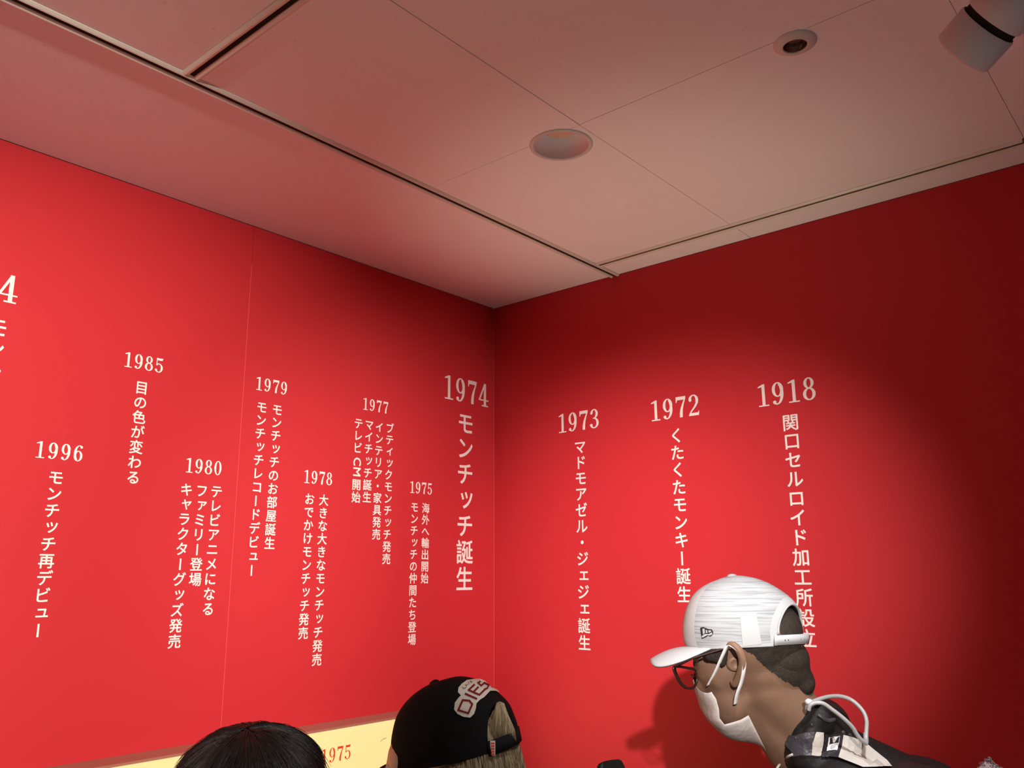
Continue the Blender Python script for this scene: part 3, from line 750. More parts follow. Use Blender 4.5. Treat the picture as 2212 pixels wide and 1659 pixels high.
for j in range(nt_-1):
    for i in range(np_):
        t = (j+.5)/(nt_-1); ph = 2*math.pi*(i+.5)/np_
        if in_open(t, ph): continue
        k = (i+1) % np_; Fc.append((j*np_+i, j*np_+k, (j+1)*np_+k, (j+1)*np_+i))
mats_idx = []
for f in Fc:
    j = f[0]//np_; i = f[0] % np_; t = (j+.5)/(nt_-1); ph = 2*math.pi*(i+.5)/np_
    near = abs(ph-2.80) < 0.80*math.sqrt(max(0, 1-(max(0, t-0.14)/0.41)**2)) and t < 0.55
    frontp = ph < 0.62 or ph > 2*math.pi-0.62
    mats_idx.append(1 if (frontp or near or t < 0.045) else 0)
me = mesh_from(V, Fc)
me.materials.append(M['cap_mesh']); me.materials.append(M['cap_white'])
if len(me.polygons) == len(mats_idx):
    for p, k in zip(me.polygons, mats_idx): p.material_index = k
o = bpy.data.objects.new('tmp', me); COL.objects.link(o)
md = o.modifiers.new('s', 'SOLIDIFY'); md.thickness = 0.0022; md.offset = 1
me2 = bpy.data.meshes.new_from_object(o.evaluated_get(bpy.context.evaluated_depsgraph_get())); bpy.data.objects.remove(o)
crown = link('crown', me2, None, wc, True)
for a in (0.62, 2*math.pi-0.62, 1.57, 4.71, 2.36, 3.92):                     # stitched seams
    seam = [cap_ring(t/24, a) for t in range(3 if a not in (2.36, 3.92) else 13, 25)]
    ctr = m(1612, 1340)
    seam = [p + (p-ctr).normalized()*0.0006 for p in seam]
    link('seam', tube(seam, 0.0012, 6), M['cap_white'], crown, True)
link('button', lathe([(0.009, 0.0), (0.0085, 0.003), (0.005, 0.0052), (0.0, 0.006)], m(1582, 1247), U_, 24), M['cap_white'], wc, True)
rimp = [cap_ring(0.0, 2*math.pi*i/72) for i in range(73)]
link('rim_piping', tube(rimp, 0.0016, 6, False), M['cap_white'], wc, True)
op = [cap_ring(0.135+0.335*math.cos(a), 2.80+0.64*math.sin(a)) for a in [math.pi*(i/40-0.5) for i in range(41)]]
link('opening_binding', tube(op, 0.0027, 8), M['cap_white'], wc, True)
op = [cap_ring(0.135+0.415*math.cos(a), 2.80+0.80*math.sin(a)) for a in [math.pi*(i/40-0.5) for i in range(41)]]
link('seam', tube(op, 0.0016, 8), M['cap_white'], crown, True)
# snapback strap across the opening
st = [cap_ring(0.07, 2.80-0.76+1.52*i/24) for i in range(25)]
ctr = m(1612, 1385); st = [p + (p-ctr).normalized()*0.0068 for p in st]
strap = link('snap_strap', ribbon(st, U_, 0.0165, 0.0022), M['cap_white'], wc, True)
for i in (3, 4, 9, 11):
    q = st[i]; nrm = (q-ctr).normalized()
    link('snap_hole', lathe([(0.0016, 0.0012), (0.0, 0.0013)], q, nrm, 10), M['ink'], strap)
# small flag emblem on the side
def em(x, y): return (1380+x*420/2212, 1220+y*420/2212)
cb = bvh_of(crown)
emb = sew('flag_emblem', [em(*p) for p in ((703, 716), (732, 706), (762, 716), (790, 728), (832, 732), (850, 762), (842, 792), (820, 812), (790, 806), (762, 822), (722, 840), (712, 790))], cb, M['ink'], wc, 0.0006, 0.0010)
for nm, mt, pp in (('emblem_stripe', 'cap_white', ((724, 805), (762, 782), (800, 784), (836, 764), (838, 788), (812, 800), (782, 796), (748, 816), (728, 824))),
                   ('emblem_fill', 'emblem_grey', ((730, 724), (756, 724), (760, 772), (736, 790))),
                   ('emblem_fill', 'emblem_grey', ((768, 736), (784, 742), (788, 770), (770, 774))),
                   ('emblem_fill', 'emblem_grey', ((794, 744), (822, 742), (830, 756), (800, 770)))):
    sew(nm, [em(*p) for p in pp], cb, M[mt], emb, 0.0022, 0.0005)
sew('side_label', [em(*p) for p in ((1150, 580), (1330, 540), (1395, 900), (1180, 925))], cb, M['cap_white'], wc, 0.0004, 0.0005)
# brim: curved sheet leaving the front edge of the rim and sloping down to the left
def brim_fn(u, v):
    ph = (u-0.5)*2                     # -1 near side .. 1 far side
    rim = cap_ring(0.0, -ph*0.95 % (2*math.pi))
    tip = m(1404+14*ph*ph, 1444+16*ph*ph, 0.030*0 + 0.072*ph*(1-0.08*abs(ph)))
    L_ = math.sqrt(max(0.0, 1-abs(ph)**6))
    p = rim + (tip-rim)*v*max(L_, 0.02)
    arch = 0.016*(1-ph*ph)*math.sin(math.pi*min(1, v*0.55+0.1))
    return p + U_*(arch) 
def brim_edge(u):
    return brim_fn(u, 1)
me = grid_surface(brim_fn, 61, 16, 0.0036)
tag(link('brim', me, M['cap_white'], wc, True), 'curved white brim')

# jacket, straps and cable of the visitor in the white cap
jk_prims = [
 ('c', m(1795, 1636), m(2010, 1748), 76*PX, 88*PX),
 ('s', m(1772, 1604), (78*PX, 0.080, 62*PX), rot(AX, 20)),
 ('s', m(1790, 1548, 0.02), (44*PX, 0.060, 36*PX), rot(AX, 25)),
 ('c', m(1772, 1544, -.048), m(1772, 1544, .048), 33*PX, 33*PX), ('c', m(1748, 1586, -.052), m(1748, 1586, .052), 38*PX, 38*PX), ('c', m(1738, 1632, -.052), m(1738, 1632, .052), 44*PX, 44*PX),
 ('c', m(1840, 1720, -0.11), m(1990, 1790, -0.12), 74*PX, 80*PX),
 ('c', m(1840, 1700, 0.13), m(1990, 1780, 0.12), 74*PX, 80*PX),
 ('c', m(1990, 1780), m(2160, 2080), 0.115, 0.125), ('c', m(1990, 1780, -.09), m(2130, 2080, -.07), 0.095, 0.10), ('c', m(1990, 1780, .09), m(2130, 2080, .07), 0.095, 0.10),
 ('c', sh_n, elb_n, 0.066, 0.058), ('c', sh_f, elb_f, 0.066, 0.058),
 ('c', elb_n, hand_n+(elb_n-hand_n)*0.12, 0.056, 0.040), ('c', elb_f, hand_f+(elb_f-hand_f)*0.12, 0.056, 0.040),
]
jacket = blob(jk_prims, 0.0085, 14, M['jacket'], 'jacket', man)
tag(jacket, 'black rain jacket with a high collar')
hip = m(2145, 2100); hipz = Vector((hip.x, hip.y, 0.92))
kn_l = Vector((foot_l.x+0.02, foot_l.y, 0.50)); kn_r = Vector((foot_r.x+0.02, foot_r.y, 0.50))
blob([('s', m(2150, 2110), (0.14, 0.13, 0.13), AX), ('c', hipz+Vector((0, -.07, 0)), kn_l, 0.105, 0.070), ('c', hipz+Vector((0, .08, 0)), kn_r, 0.105, 0.070), ('c', m(2150, 2110), hipz, 0.13, 0.12),
      ('c', kn_l, foot_l+Vector((0, 0, 0.10)), 0.068, 0.052), ('c', kn_r, foot_r+Vector((0, 0, 0.10)), 0.068, 0.052)], 0.014, 4, M['trousers'], 'trousers', man)
for ft in (foot_l, foot_r):
    d_ = (lf*0.7+aw*0.4).normalized()
    sh_o = blob([('c', ft+Vector((0, 0, 0.045)), ft+d_*0.17+Vector((0, 0, 0.036)), 0.046, 0.036), ('c', ft+Vector((0, 0, 0.06)), ft+Vector((0, 0, 0.11)), 0.046, 0.048)], 0.008, 3, M['shoe'], 'shoe', man)
jb = bvh_of(jacket)
def z3(x, y): return (1660+x*240/2212, 1480+y*240/2212)
def sj(name, mt, pts, lift=0.0026, th=0.0012, par=None, cell=7): return sew(name, [z3(*p) for p in pts], jb, M[mt], par or man, lift, th, cell)
tag(sj('glossy_panel', 'grey_gloss', ((375, 1000), (560, 1010), (700, 960), (905, 925), (870, 1150), (845, 1400), (640, 1395), (500, 1430), (480, 1330), (370, 1210))), 'dark grey glossy panel')
tag(sj('strap_panel', 'panel_beige', ((935, 928), (1075, 935), (1070, 1100), (1028, 1420), (845, 1390), (868, 1150))), 'beige reflective panel')
tag(sj('strap_panel', 'panel_beige', ((1448, 1015), (1640, 1065), (1900, 1180), (2212, 1430), (2340, 1530), (2480, 1680), (1860, 1680), (1410, 1500), (1425, 1250)), 0.0045, 0.0012, None, 16), 'long beige reflective panel')
tag(sj('strap_webbing', 'ink', ((1085, 960), (1440, 1010), (1415, 1500), (1035, 1440)), 0.0040, 0.0012), 'black webbing')
badge = sj('strap_badge', 'cable_white', ((1135, 1020), (1372, 1040), (1350, 1335), (1108, 1308)), 0.0056, 0.0012)
tag(badge, 'small square badge with a dark upper half')
sj('badge_print', 'ink', ((1150, 1035), (1362, 1050), (1352, 1168), (1145, 1155)), 0.0070, 0.0004, badge)
sj('badge_print', 'cable_white', ((1185, 1042), (1318, 1052), (1290, 1120), (1270, 1160), (1225, 1150), (1205, 1110)), 0.0076, 0.0004, badge)
sj('badge_print', 'emblem_grey', ((1175, 1190), (1300, 1200), (1290, 1300), (1180, 1292)), 0.0070, 0.0004, badge)
def on_jacket(x, y, lift=0.004):
    px, py = z3(x, y); d = F_ + R_*((px-1106)/FPX) - U_*((py-829.5)/FPX)
    hit, nrm, _, _ = jb.ray_cast(CAM, d.normalized(), 5.0)
    if hit is None: return m(px, py, -0.03)
    return hit - d.normalized()*lift
pp = [on_jacket(x, y) for x, y in ((690, 540), (640, 590), (580, 660), (520, 735), (460, 810))]
tag(link('piping', tube(catmull(pp, 4), 0.0018, 8), M['cable_white'], man, True), 'white collar piping')
pp = [on_jacket(x, y, 0.006) for x, y in ((485, 1380), (400, 1420), (310, 1490), (240, 1560), (170, 1660), (120, 1780))]
link('piping', tube(catmull(pp, 4), 0.0021, 8), M['panel_beige'], man, True)
for x, y in ((868, 790), (885, 435), (555, 1062), (1615, 1000), (1490, 945)):
    q = on_jacket(x, y, 0.002); link('press_stud', lathe([(0.0036, 0.0), (0.0034, 0.0014), (0.002, 0.0022), (0.0, 0.0024)], q, -F_, 14), M['grey_gloss'], man, True)
q = [on_jacket(x, y, 0.004) for x, y in ((980, 590), (1060, 640), (1140, 690), (1210, 705), (1320, 680))]
link('buckle', tube(catmull(q, 4), 0.0032, 8), M['grey_gloss'], man, True)
cb_ = empty('neck_cable', m(1745, 1524)); tag(cb_, 'grey looped cable over the collar of the dark jacket', 'cable')
def zc(x, y, dd): px, py = z3(x, y); return m(px, py, dd)
link('cable_loop', tube(catmull([zc(760, 480, -.075), zc(780, 400, -.078), zc(860, 340, -.076), zc(1040, 270, -.06), zc(1250, 222, -.04), zc(1450, 225, -.03), zc(1640, 290, -.03), zc(1800, 420, -.04), zc(1905, 560, -.05), zc(1955, 720, -.06), zc(1950, 900, -.075), zc(1945, 1050, -.085), zc(1950, 1150, -.09)], 8), 0.0034, 12), M['cable'], cb_, True)
link('cable_loop', tube(catmull([zc(800, 500, -.085), zc(840, 390, -.086), zc(960, 350, -.086), zc(1100, 370, -.088), zc(1260, 480, -.090), zc(1420, 600, -.092), zc(1560, 720, -.094), zc(1680, 850, -.094), zc(1760, 980, -.094), zc(1850, 1090, -.094), zc(1960, 1165, -.092)], 8), 0.0034, 12), M['cable'], cb_, True)
link('cable_sleeve', tube([zc(750, 350, -.078), zc(800, 325, -.080), zc(850, 330, -.080)], [0.0044, 0.0050, 0.0040], 12), M['cable_white'], cb_, True)
link('cable_sleeve', tube([zc(1935, 960, -.078), zc(1945, 1120, -.089)], [0.0040, 0.0042], 12), M['cable'], cb_, True)

# ---- camera held up by that visitor, only its top shows at the lower edge
cmr = empty('camera', m(1330, 1700)); tag(cmr, 'black camera top poking up at the lower edge, left of the masked visitor', 'camera')
cc = m(1328, 1702, 0.05)
def cbx(pts, d0, d1, name, material, par, bev=0.002):
    V = [m(x, y, d0) for x, y in pts] + [m(x, y, d1) for x, y in pts]; L_ = len(pts)
    bm = bmesh.new(); vs = [bm.verts.new(v) for v in V]
    bm.faces.new(vs[:L_][::-1]); bm.faces.new(vs[L_:])
    for i in range(L_): bm.faces.new((vs[i], vs[(i+1) % L_], vs[L_+(i+1) % L_], vs[L_+i]))
    bmesh.ops.recalc_face_normals(bm, faces=bm.faces)
    bmesh.ops.bevel(bm, geom=bm.edges[:], offset=bev, segments=2, affect='EDGES')
    return link(name, bm_mesh(bm), material, par)
cbx([(1262, 1690), (1290, 1680), (1290, 1652), (1303, 1645), (1322, 1641), (1340, 1640), (1347, 1650), (1352, 1663), (1353, 1680), (1392, 1686), (1394, 1752), (1262, 1752)], 0.03, 0.085, 'camera_body', M['jacket'], cmr)
link('camera_lens', lathe([(0.030, 0.0), (0.031, 0.045), (0.027, 0.048), (0.022, 0.046), (0.0, 0.040)], m(1328, 1716, 0.084), F_, 32), M['grey_gloss'], cmr, True)
link('dial', lathe([(0.009, 0), (0.009, 0.008), (0.0, 0.0085)], m(1376, 1687, 0.055), U_, 20), M['grey_gloss'], cmr, True)
cbx([(1297, 1655), (1300, 1649), (1303, 1649), (1303, 1680), (1296, 1680)], 0.026, 0.031, 'viewfinder_trim', M['grey_gloss'], cmr, 0.0006)

# ---- visitor in the black cap ----------------------------------------------------------------
DW = 1.50; PW = DW/FPX
def wq(px, py, dd=0.0): return at(px, py, DW+dd)
def z4(x, y): return (800+x*400/2212, 1440+y*400/2212)
fw_l = Vector((0.70, -1.22, 0)); fw_r = Vector((0.92, -1.06, 0))
wom = empty('person', ((fw_l.x+fw_r.x)/2, (fw_l.y+fw_r.y)/2, 0)); tag(wom, 'person with long blonde hair in a black cap, seen from behind', 'person')
hc = wq(985, 1600, 0.01)
wp = [('s', wq(985, 1590), (118*PW, 0.078, 104*PW), AX), ('s', wq(930, 1650), (70*PW, 0.068, 84*PW), rot(AX, -20)), ('s', wq(1000, 1660), (84*PW, 0.072, 78*PW), AX),
      ('s', wq(905, 1712), (34*PW, 0.040, 34*PW), AX), ('c', wq(866, 1668), wq(858, 1690), 8*PW, 11*PW),
      ('c', wq(1000, 1690), wq(1045, 1850), 0.052, 0.060), ('c', wq(1045, 1850), wq(1080, 1990), 0.08, 0.12)]
whand = wq(846, 1652, -0.02); welb = wq(770, 2010, -0.22); wsh = wq(1010, 1900, -0.17)
wp += [('c', welb, whand-U_*0.03, 0.034, 0.022), ('c', wsh, welb, 0.044, 0.036)]
fg = whand+U_*0.0
for k, (ox, oy, L_) in enumerate(((-2, 0.010, 46), (4, -0.010, 40), (9, -0.028, 30), (-4, 0.028, 36))):
    a = fg + F_*oy*0.7 + R_*ox*PW; b = a + U_*L_*0.55*PW + R_*3*PW; c = b + U_*L_*0.45*PW + R_*6*PW
    wp += [('c', fg-U_*0.03, a, 0.016, 0.0085), ('c', a, b, 0.0085, 0.0078), ('c', b, c, 0.0078, 0.0062)]
wp += [('c', fg-U_*0.03, fg-U_*0.008-F_*0.045, 0.012, 0.009), ('c', fg-U_*0.008-F_*0.045, fg+U_*0.016-F_*0.05, 0.009, 0.0075)]
link_w = blob(wp, 0.0060, 4, M['skin_fair'], 'body', wom); tag(link_w, 'fair skin')
# cap
bc = empty('baseball_cap', wq(985, 1640)); tag(bc, 'black cotton cap with a cream felt letter patch and blonde hair through its opening', 'cap')
OUTB = [(842, 1655), (846, 1625), (849, 1590), (858, 1552), (872, 1527), (890, 1507), (908, 1493), (927, 1482), (955, 1472), (990, 1464), (1022, 1468), (1053, 1481), (1078, 1501), (1097, 1521), (1108, 1545), (1115, 1566), (1117, 1592)]
OB3 = catmull([(x, y, 0) for x, y in OUTB], 6)
def bcap(t, phi):
    n = len(OB3)-1; ib = 8*6
    fx = lerp_at(OB3, t*ib); bx = lerp_at(OB3, n-t*(n-ib))
    mid = (fx+bx)/2; hx = (bx-fx)/2
    c = math.cos(phi); p = mid-hx*c; wd = 0.084*math.sqrt(max(0.0, 1-t**2.3))
    # the rim dips between its ends on the near side
    k = math.sin(phi); sg = 1 if k >= 0 else -1
    dip = (24 if k > 0 else -6)*abs(k)*(1-t)**2
    return wq(p.x, p.y+dip, -wd*abs(k)**0.92*sg)
def b_open(t, ph):
    return 0.10 < t < 0.42 and abs(ph-2.52) < 0.40*math.sqrt(max(0, 1-((t-0.10)/0.32)**2))
nt2, np2 = 90, 200
V = [bcap(j/(nt2-1), 2*math.pi*i/np2) for j in range(nt2) for i in range(np2)]; Fc = []
for j in range(nt2-1):
    for i in range(np2):
        if b_open((j+.5)/(nt2-1), 2*math.pi*(i+.5)/np2): continue
        k = (i+1) % np2; Fc.append((j*np2+i, j*np2+k, (j+1)*np2+k, (j+1)*np2+i))
o = bpy.data.objects.new('tmp', mesh_from(V, Fc)); COL.objects.link(o)
md = o.modifiers.new('s', 'SOLIDIFY'); md.thickness = 0.0024; md.offset = 1
me2 = bpy.data.meshes.new_from_object(o.evaluated_get(bpy.context.evaluated_depsgraph_get())); bpy.data.objects.remove(o)
crown2 = link('crown', me2, M['cap_black'], bc, True)
for a in (0.75, 1.6, 2.4, 3.9, 5.5): link('seam', tube([bcap(t/20, a) + (bcap(t/20, a)-wq(985, 1580)).normalized()*0.001 for t in range((12 if a in (2.4,) else 1), 21)], 0.0012, 6), M['cap_black'], crown2, True)
link('button', lathe([(0.0100, -0.001), (0.0095, 0.004), (0.006, 0.0068), (0.0, 0.0075)], wq(939, 1479), (U_*0.9-R_*0.45), 24), M['cap_black'], bc, True)
op = [bcap(0.10+0.32*math.cos(a), 2.52+0.40*math.sin(a)) for a in [math.pi*(i/40-0.5) for i in range(41)]]
link('opening_binding', tube(op, 0.0019, 8), M['cap_black'], bc, True)
sp_ = [bcap(0.045, 2.12+1.2*i/20) for i in range(21)]; ctr = wq(985, 1600)
sp_ = [p + (p-ctr).normalized()*0.0045 for p in sp_]
bstrap = link('back_strap', ribbon(sp_, U_*0.97-R_*0.2, 0.023, 0.004), M['cap_black'], bc, True)
b2 = bvh_of(crown2)
def sb(name, mt, pts, lift=0.001, th=0.0016, par=None, cell=6, bv=None): return sew(name, [z4(*p) for p in pts], bv or b2, M[mt], par or bc, lift, th, cell)
patch = sb('felt_patch', 'patch', ((1230, 165), (1300, 160), (1370, 190), (1410, 230), (1440, 262), (1500, 285), (1535, 320), (1480, 300), (1420, 300), (1385, 335), (1350, 370), (1300, 400), (1262, 440), (1255, 500), (1235, 560), (1190, 605), (1110, 595), (1040, 560), (1002, 510), (1010, 430), (1050, 375), (1080, 345), (1045, 310), (1050, 260), (1090, 215), (1150, 175)))
tag(patch, 'cream felt patch with maroon block letters')
def z_letter(strokes, wdt, mt='maroon', lift=0.0034):
    for a, b in strokes:
        dx, dy = b[0]-a[0], b[1]-a[1]; L_ = math.hypot(dx, dy); nx, ny = -dy/L_*wdt/2, dx/L_*wdt/2; ex, ey = dx/L_*wdt/3, dy/L_*wdt/3
        sb('letter_stroke', mt, ((a[0]+nx-ex, a[1]+ny-ey), (b[0]+nx+ex, b[1]+ny+ey), (b[0]-nx+ex, b[1]-ny+ey), (a[0]-nx-ex, a[1]-ny-ey)), lift, 0.0006, patch, 8)
z_letter((((1050, 515), (1165, 552)), ((1050, 515), (1100, 400)), ((1100, 400), (1175, 408)), ((1175, 408), (1210, 450)), ((1210, 450), (1165, 552))), 22)   # D
z_letter((((1130, 330), (1258, 388)),), 22)                                                                       # I
z_letter((((1165, 290), (1290, 345)), ((1165, 290), (1230, 235)), ((1215, 315), (1275, 262)), ((1290, 345), (1355, 285))), 20)   # E
z_letter((((1275, 215), (1310, 245)), ((1275, 215), (1300, 200)), ((1310, 245), (1350, 215)), ((1350, 215), (1400, 240)), ((1400, 240), (1380, 275)), ((1350, 285), (1380, 275))), 17)  # S
z_letter((((1095, 255), (1110, 275)), ((1110, 275), (1135, 262)), ((1128, 228), (1140, 248)), ((1140, 248), (1152, 225)), ((1165, 205), (1172, 225)), ((1185, 190), (1195, 210)), ((1205, 205), (1190, 195))), 7, 'thread_grey')
tp = sp_[1] + (sp_[1]-ctr).normalized()*0.0032
tg = link('sewn_tab', ribbon([tp-U_*0.012, tp, tp+U_*0.013], R_, 0.0085, 0.001), M['patch'], bc); tag(tg, 'small red and cream sewn tab')
tn = (R_.cross(U_)).normalized()
if tn.dot(CAM-tp) < 0: tn = -tn
for k in range(5): link('letter_stroke', ribbon([tp+tn*0.0012+U_*(-0.0095+k*0.0047)-R_*0.0030, tp+tn*0.0012+U_*(-0.0095+k*0.0047)+R_*0.0030], U_, 0.0022, 0.0004), M['red_ink'], tg)
# brim: leaves the front rim and points away to the left
def bbrim(u, v):
    ph = (u-0.5)*2; rim = bcap(0.0, (-ph*0.95) % (2*math.pi))
    tip = wq(804+10*ph*ph, 1692+6*ph*ph, 0.02+0.070*ph); L_ = math.sqrt(max(0, 1-abs(ph)**3.2))
    return rim + (tip-rim)*v*max(L_, 0.02) + U_*(0.014*(1-ph*ph)*math.sin(math.pi*min(1, v*0.5+0.1)))
link('brim', grid_surface(bbrim, 37, 12, 0.003), M['cap_black'], bc, True)

def blonde():
    m_, nt, b = new_mat('ash_blonde_hair'); N = nt.nodes.new; L = nt.links.new
    b.inputs['Roughness'].default_value = 0.42; b.inputs['Specular IOR Level'].default_value = 0.5
    g_ = N('ShaderNodeObjectInfo'); cr = N('ShaderNodeValToRGB')
    cr.color_ramp.elements[0].color = (0.16, 0.10, 0.045, 1); cr.color_ramp.elements[1].color = (0.52, 0.40, 0.24, 1)
    tc = N('ShaderNodeTexCoord'); mp = N('ShaderNodeMapping'); mp.inputs['Scale'].default_value = (260, 260, 6); L(tc.outputs['Object'], mp.inputs['Vector'])
    nz = N('ShaderNodeTexNoise'); nz.inputs['Scale'].default_value = 1.0; nz.inputs['Detail'].default_value = 2; L(mp.outputs['Vector'], nz.inputs['Vector'])
    cr.color_ramp.elements[0].position = 0.3; cr.color_ramp.elements[1].position = 0.65
    L(nz.outputs['Fac'], cr.inputs['Fac']); L(cr.outputs['Color'], b.inputs['Base Color'])
    return m_
M['blonde'] = blonde()
def strands(name, roots, material, parent, kids=6, spread=0.004, r=0.0007):
    """hair built as many thin tapering strands in one mesh (nobody could count them)"""
    V = []; Fc = []
    for pts in roots:
        for _ in range(kids):
            off = Vector((random.gauss(0, 1), random.gauss(0, 1), random.gauss(0, .4)))*spread
            P = [Vector(p)+off*(0.3+0.7*i/(len(pts)-1)) for i, p in enumerate(pts)]; P = catmull(P, 3); L_ = len(P)
            t0 = (P[-1]-P[0]).normalized(); nx = t0.orthogonal().normalized(); ny = t0.cross(nx); b0 = len(V)
            for i, p in enumerate(P):
                rr = r*(1-0.75*(i/(L_-1))**2)
                for k in range(3): V.append(p + (nx*math.cos(2.094*k)+ny*math.sin(2.094*k))*rr)
            for i in range(L_-1):
                for k in range(3): q = (k+1) % 3; Fc.append((b0+i*3+k, b0+i*3+q, b0+i*3+3+q, b0+i*3+3+k))
    o = link(name, mesh_from(V, Fc), material, parent, True); o['kind'] = 'stuff'; return o
random.seed(11)
hb = blob([('s', wq(1010, 1590), (100*PW, 0.078, 88*PW), AX), ('c', wq(1010, 1650), wq(1050, 1860), 0.088, 0.082), ('c', wq(1060, 1640), wq(1085, 1860), 0.046, 0.055), ('s', wq(1046, 1584), (52*PW, 0.060, 62*PW), AX)], 0.007, 4, M['blonde'], 'hair', wom)
tag(hb, 'ash blonde straight hair')
hbv = bvh_of(hb); roots = []
def on_hair(px, py, lift):
    d = (F_ + R_*((px-1106)/FPX) - U_*((py-829.5)/FPX)).normalized(); hit = hbv.ray_cast(CAM, d, 5.0)[0]
    return (hit - d*lift) if hit is not None else None
for k in range(150):
    x0 = 905+215*k/149; pts = []
    y0_ = max(1604, 1657-(x0-948)*0.336+5)
    for j in range(7):
        y = y0_+j*42; x = x0+(x0-985)*0.05*j+random.uniform(-1, 1)+4*j
        p = on_hair(x, y, random.uniform(0.001, 0.006))
        if p is None: p = wq(min(x, 1150+j*6), y, -0.01)
        pts.append(p)
    roots.append(pts)
strands('hair_strands', roots, M['blonde'], hb, 9, 0.0022, 0.0008)
roots = []
for k in range(46):
    f = k/45; x0 = 1074+14*f; x1 = 1064+46*f
    roots.append([wq(x0, 1516+6*abs(f-.4), -0.050+0.02*f), wq(x0*.5+x1*.5-2, 1545, -0.058+0.02*f), wq(x1, 1576, -0.060+0.02*f), wq(x1+3, 1600, -0.056+0.02*f)])
strands('hair_strands', roots, M['blonde'], hb, 9, 0.0016, 0.0008)
# clothes below the frame
def lower_body(par, neck, hipp, f1, f2, shl, shr, el, er, hl, hr, top, name_top, wid=0.10):
    pr = [('c', neck, hipp, wid, wid*1.15), ('c', shl, hipp, wid*.62, wid*.9), ('c', shr, hipp, wid*.62, wid*.9), ('c', shl, shr, 0.062, 0.062), ('c', shl, el, 0.058, 0.050), ('c', el, hl, 0.048, 0.036), ('c', shr, er, 0.058, 0.050), ('c', er, hr, 0.048, 0.036)]
    blob(pr, 0.014, 4, top, name_top, par)
    k1 = (hipp+f1)/2; k2 = (hipp+f2)/2
    blob([('s', hipp-Vector((0, 0, .06)), (0.15, 0.12, 0.12)), ('c', hipp*.85+f1*.15, k1, 0.095, 0.065), ('c', hipp*.85+f2*.15, k2, 0.095, 0.065), ('c', k1, f1+Vector((0, 0, .1)), 0.064, 0.05), ('c', k2, f2+Vector((0, 0, .1)), 0.064, 0.05)], 0.016, 4, M['trousers'], 'trousers', par)
    for ft in (f1, f2):
        d_ = Vector((-0.8, 0.5, 0)).normalized()
        blob([('c', ft+Vector((0, 0, 0.042)), ft+d_*0.15+Vector((0, 0, 0.034)), 0.042, 0.034), ('c', ft+Vector((0, 0, 0.06)), ft+Vector((0, 0, 0.11)), 0.042, 0.046)], 0.009, 3, M['shoe'], 'shoe', par)
wh = Vector((0.81, -1.14, 0.85)); wn = wq(1080, 1990)
lower_body(wom, wn, wh, fw_l, fw_r, wsh, wq(1130, 1930, 0.15), welb, Vector((1.10, -0.92, 0.92)), whand-U_*0.10, Vector((0.98, -0.78, 0.98)), M['jacket'], 'top')

# ---- visitor with black hair at the lower left ----------------------------------------------
DB = 1.15; PB = DB/FPX
def bq(px, py, dd=0.0): return at(px, py+14, DB+dd)
fb1 = Vector((0.92, -1.72, 0)); fb2 = Vector((1.08, -1.52, 0))
bp_ = empty('person', ((fb1.x+fb2.x)/2, (fb1.y+fb2.y)/2, 0)); tag(bp_, 'person with short black hair, only the top of the head showing', 'person')
bsl = bq(360, 2090, 0.0); bsr = bq(740, 2100, 0.04); bel = Vector((bsl.x-.12, bsl.y-.05, 0.93)); ber = Vector((bsr.x-.02, bsr.y+.12, 0.93))
bhl = bel+Vector((-.18, .14, .04)); bhr = ber+Vector((-.20, .10, .04))
tag(blob([('s', bq(540, 1745), (148*PB, 0.093, 150*PB), AX), ('c', bq(540, 1850), bq(545, 2010), 0.054, 0.062), ('s', bq(528, 1860, 0.03), (90*PB, .07, 90*PB), AX), ('c', bq(500, 1810, .09), bq(498, 1835, .105), .010, .014)]
     + [('c', bel, bhl, .034, .024), ('c', ber, bhr, .034, .024)] + hand(bhl, Vector((-.8, .6, 0)).normalized(), Vector((.6, .8, 0)), ux, .95) + hand(bhr, Vector((-.8, .6, 0)).normalized(), Vector((-.6, -.8, 0)), ux, .95)
     + [('c', bq(545, 2010), (bsl+bsr)/2, .062, .07), ('c', bsl, bel, .042, .036), ('c', bsr, ber, .042, .036), ('c', bsl, bsr, .045, .045)], 0.007, 4, M['skin_fair'], 'body', bp_), 'fair skin')
hs = blob([('s', bq(534, 1738), (174*PB, 0.112, 176*PB), AX), ('s', bq(566, 1718, -0.005), (142*PB, 0.10, 152*PB), AX), ('s', bq(480, 1760), (132*PB, 0.10, 160*PB), AX), ('s', bq(540, 1850, -0.03), (150*PB, 0.07, 110*PB), AX)], 0.007, 5, M['hair_black'], 'hair', bp_)
tag(hs, 'short black hair')
roots = []
hv = bvh_of(hs); crown_c = bq(560, 1600, -0.02)
for k in range(420):
    a = random.uniform(0, 2*math.pi); e0 = random.uniform(0.02, 0.55); pts = []
    for j in range(6):
        th_ = e0+j*0.13; d_ = (U_*math.cos(th_) + (R_*math.cos(a)+F_*math.sin(a))*math.sin(th_)).normalized()
        c0 = bq(534, 1738); hit = hv.ray_cast(c0+d_*0.4, -d_, 1.0)[0]
        if hit is None: break
        pts.append(hit + d_*(0.0012+random.uniform(0, 0.0022)))
    if len(pts) > 3: roots.append(pts)
strands('hair_strands', roots, M['hair_black'], hs, 8, 0.0030, 0.0006)
lower_body(bp_, bq(545, 2080), Vector((1.0, -1.62, 0.84)), fb1, fb2, bsl, bsr, bel, ber, bhl+(bel-bhl)*.3, bhr+(ber-bhr)*.3, M['grey_top'], 'top')

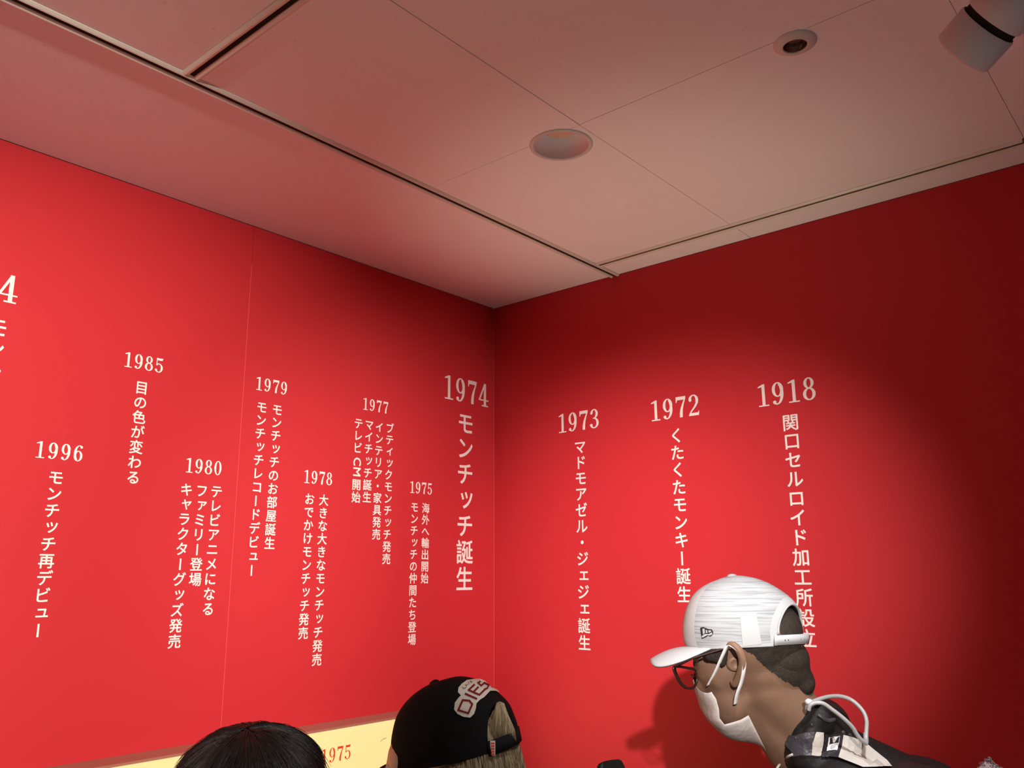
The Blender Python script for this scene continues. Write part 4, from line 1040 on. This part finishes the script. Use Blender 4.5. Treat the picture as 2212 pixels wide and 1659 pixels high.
# ---- visitor in a mauve fleece hat at the lower right corner ----------------------------------
DC = 0.95; PC = DC/FPX
def cq(px, py, dd=0.0): return at(px, py, DC+dd)
fc1 = Vector((1.76, -1.27, 0)); fc2 = Vector((1.92, -1.13, 0))
pc = empty('person', (1.84, -1.20, 0)); tag(pc, 'person almost hidden below the lower right corner', 'person')
csl = cq(1880, 2290); csr = cq(2420, 2290); cel = csl-Vector((.03, .05, .27)); cer = csr-Vector((-.05, -.02, .27)); chl = cel+Vector((-.12, .15, .02)); chr_ = cer+Vector((-.12, .15, .02))
tag(blob([('s', cq(2148, 1860), (138*PC, 0.088, 172*PC), AX), ('c', cq(2148, 1980), cq(2148, 2200), .050, .06), ('c', csl, csr, .045, .045), ('c', csl, cel, .042, .036), ('c', cel, chl, .034, .024), ('c', csr, cer, .042, .036), ('c', cer, chr_, .034, .024)] + hand(chl, Vector((-.6, .8, 0)), Vector((.8, .6, 0)), ux, .95) + hand(chr_, Vector((-.6, .8, 0)), Vector((-.8, -.6, 0)), ux, .95), 0.008, 4, M['skin_fair'], 'body', pc), 'fair skin')
blob([('s', cq(2152, 1850, -.012), (150*PC, 0.085, 150*PC), AX)], 0.008, 3, M['hair_black'], 'hair', pc)
ht = empty('fleece_hat', cq(2148, 1700)); tag(ht, 'mauve fleece hat corner poking up at the lower right edge', 'hat')
HP = [(1860, 168), (1820, 160), (1770, 140), (1720, 105), (1690, 74), (1666, 38), (1650, 14), (1644, 4)]
def hatf(u, v):
    a = 2*math.pi*u; f = v*(len(HP)-1); i = min(int(f), len(HP)-2); t = f-i
    y = HP[i][0]*(1-t)+HP[i+1][0]*t; x0 = HP[i][1]*(1-t)+HP[i+1][1]*t
    return cq(2146-(4 if v > .8 else 0)+math.cos(a)*x0, y + 8*math.cos(a)*v*v, math.sin(a)*x0*PC)
me = grid_surface(hatf, 40, 14, 0, True); bm = bmesh.new(); bm.from_mesh(me); bm.verts.ensure_lookup_table(); bm.faces.new([bm.verts[13*40+i] for i in range(40)])
link('crown', bm_mesh(bm), M['mauve'], ht, True)
roots = []
for k in range(900):
    u = random.random(); v = random.uniform(0.3, 1.0); p = hatf(u, v); n_ = (p-cq(2148, 1735)).normalized()
    roots.append([p-n_*0.001, p+n_*0.0005, p+n_*0.0012+Vector((random.gauss(0, .0005), random.gauss(0, .0005), 0))])
fz = strands('fleece_pile', roots, M['mauve'], ht, 3, 0.0008, 0.00022)
lower_body(pc, cq(2148, 2260), Vector((1.84, -1.19, 0.84)), fc1, fc2, csl, csr, cel, cer, chl+(cel-chl)*.3, chr_+(cer-chr_)*.3, M['grey_top'], 'top')
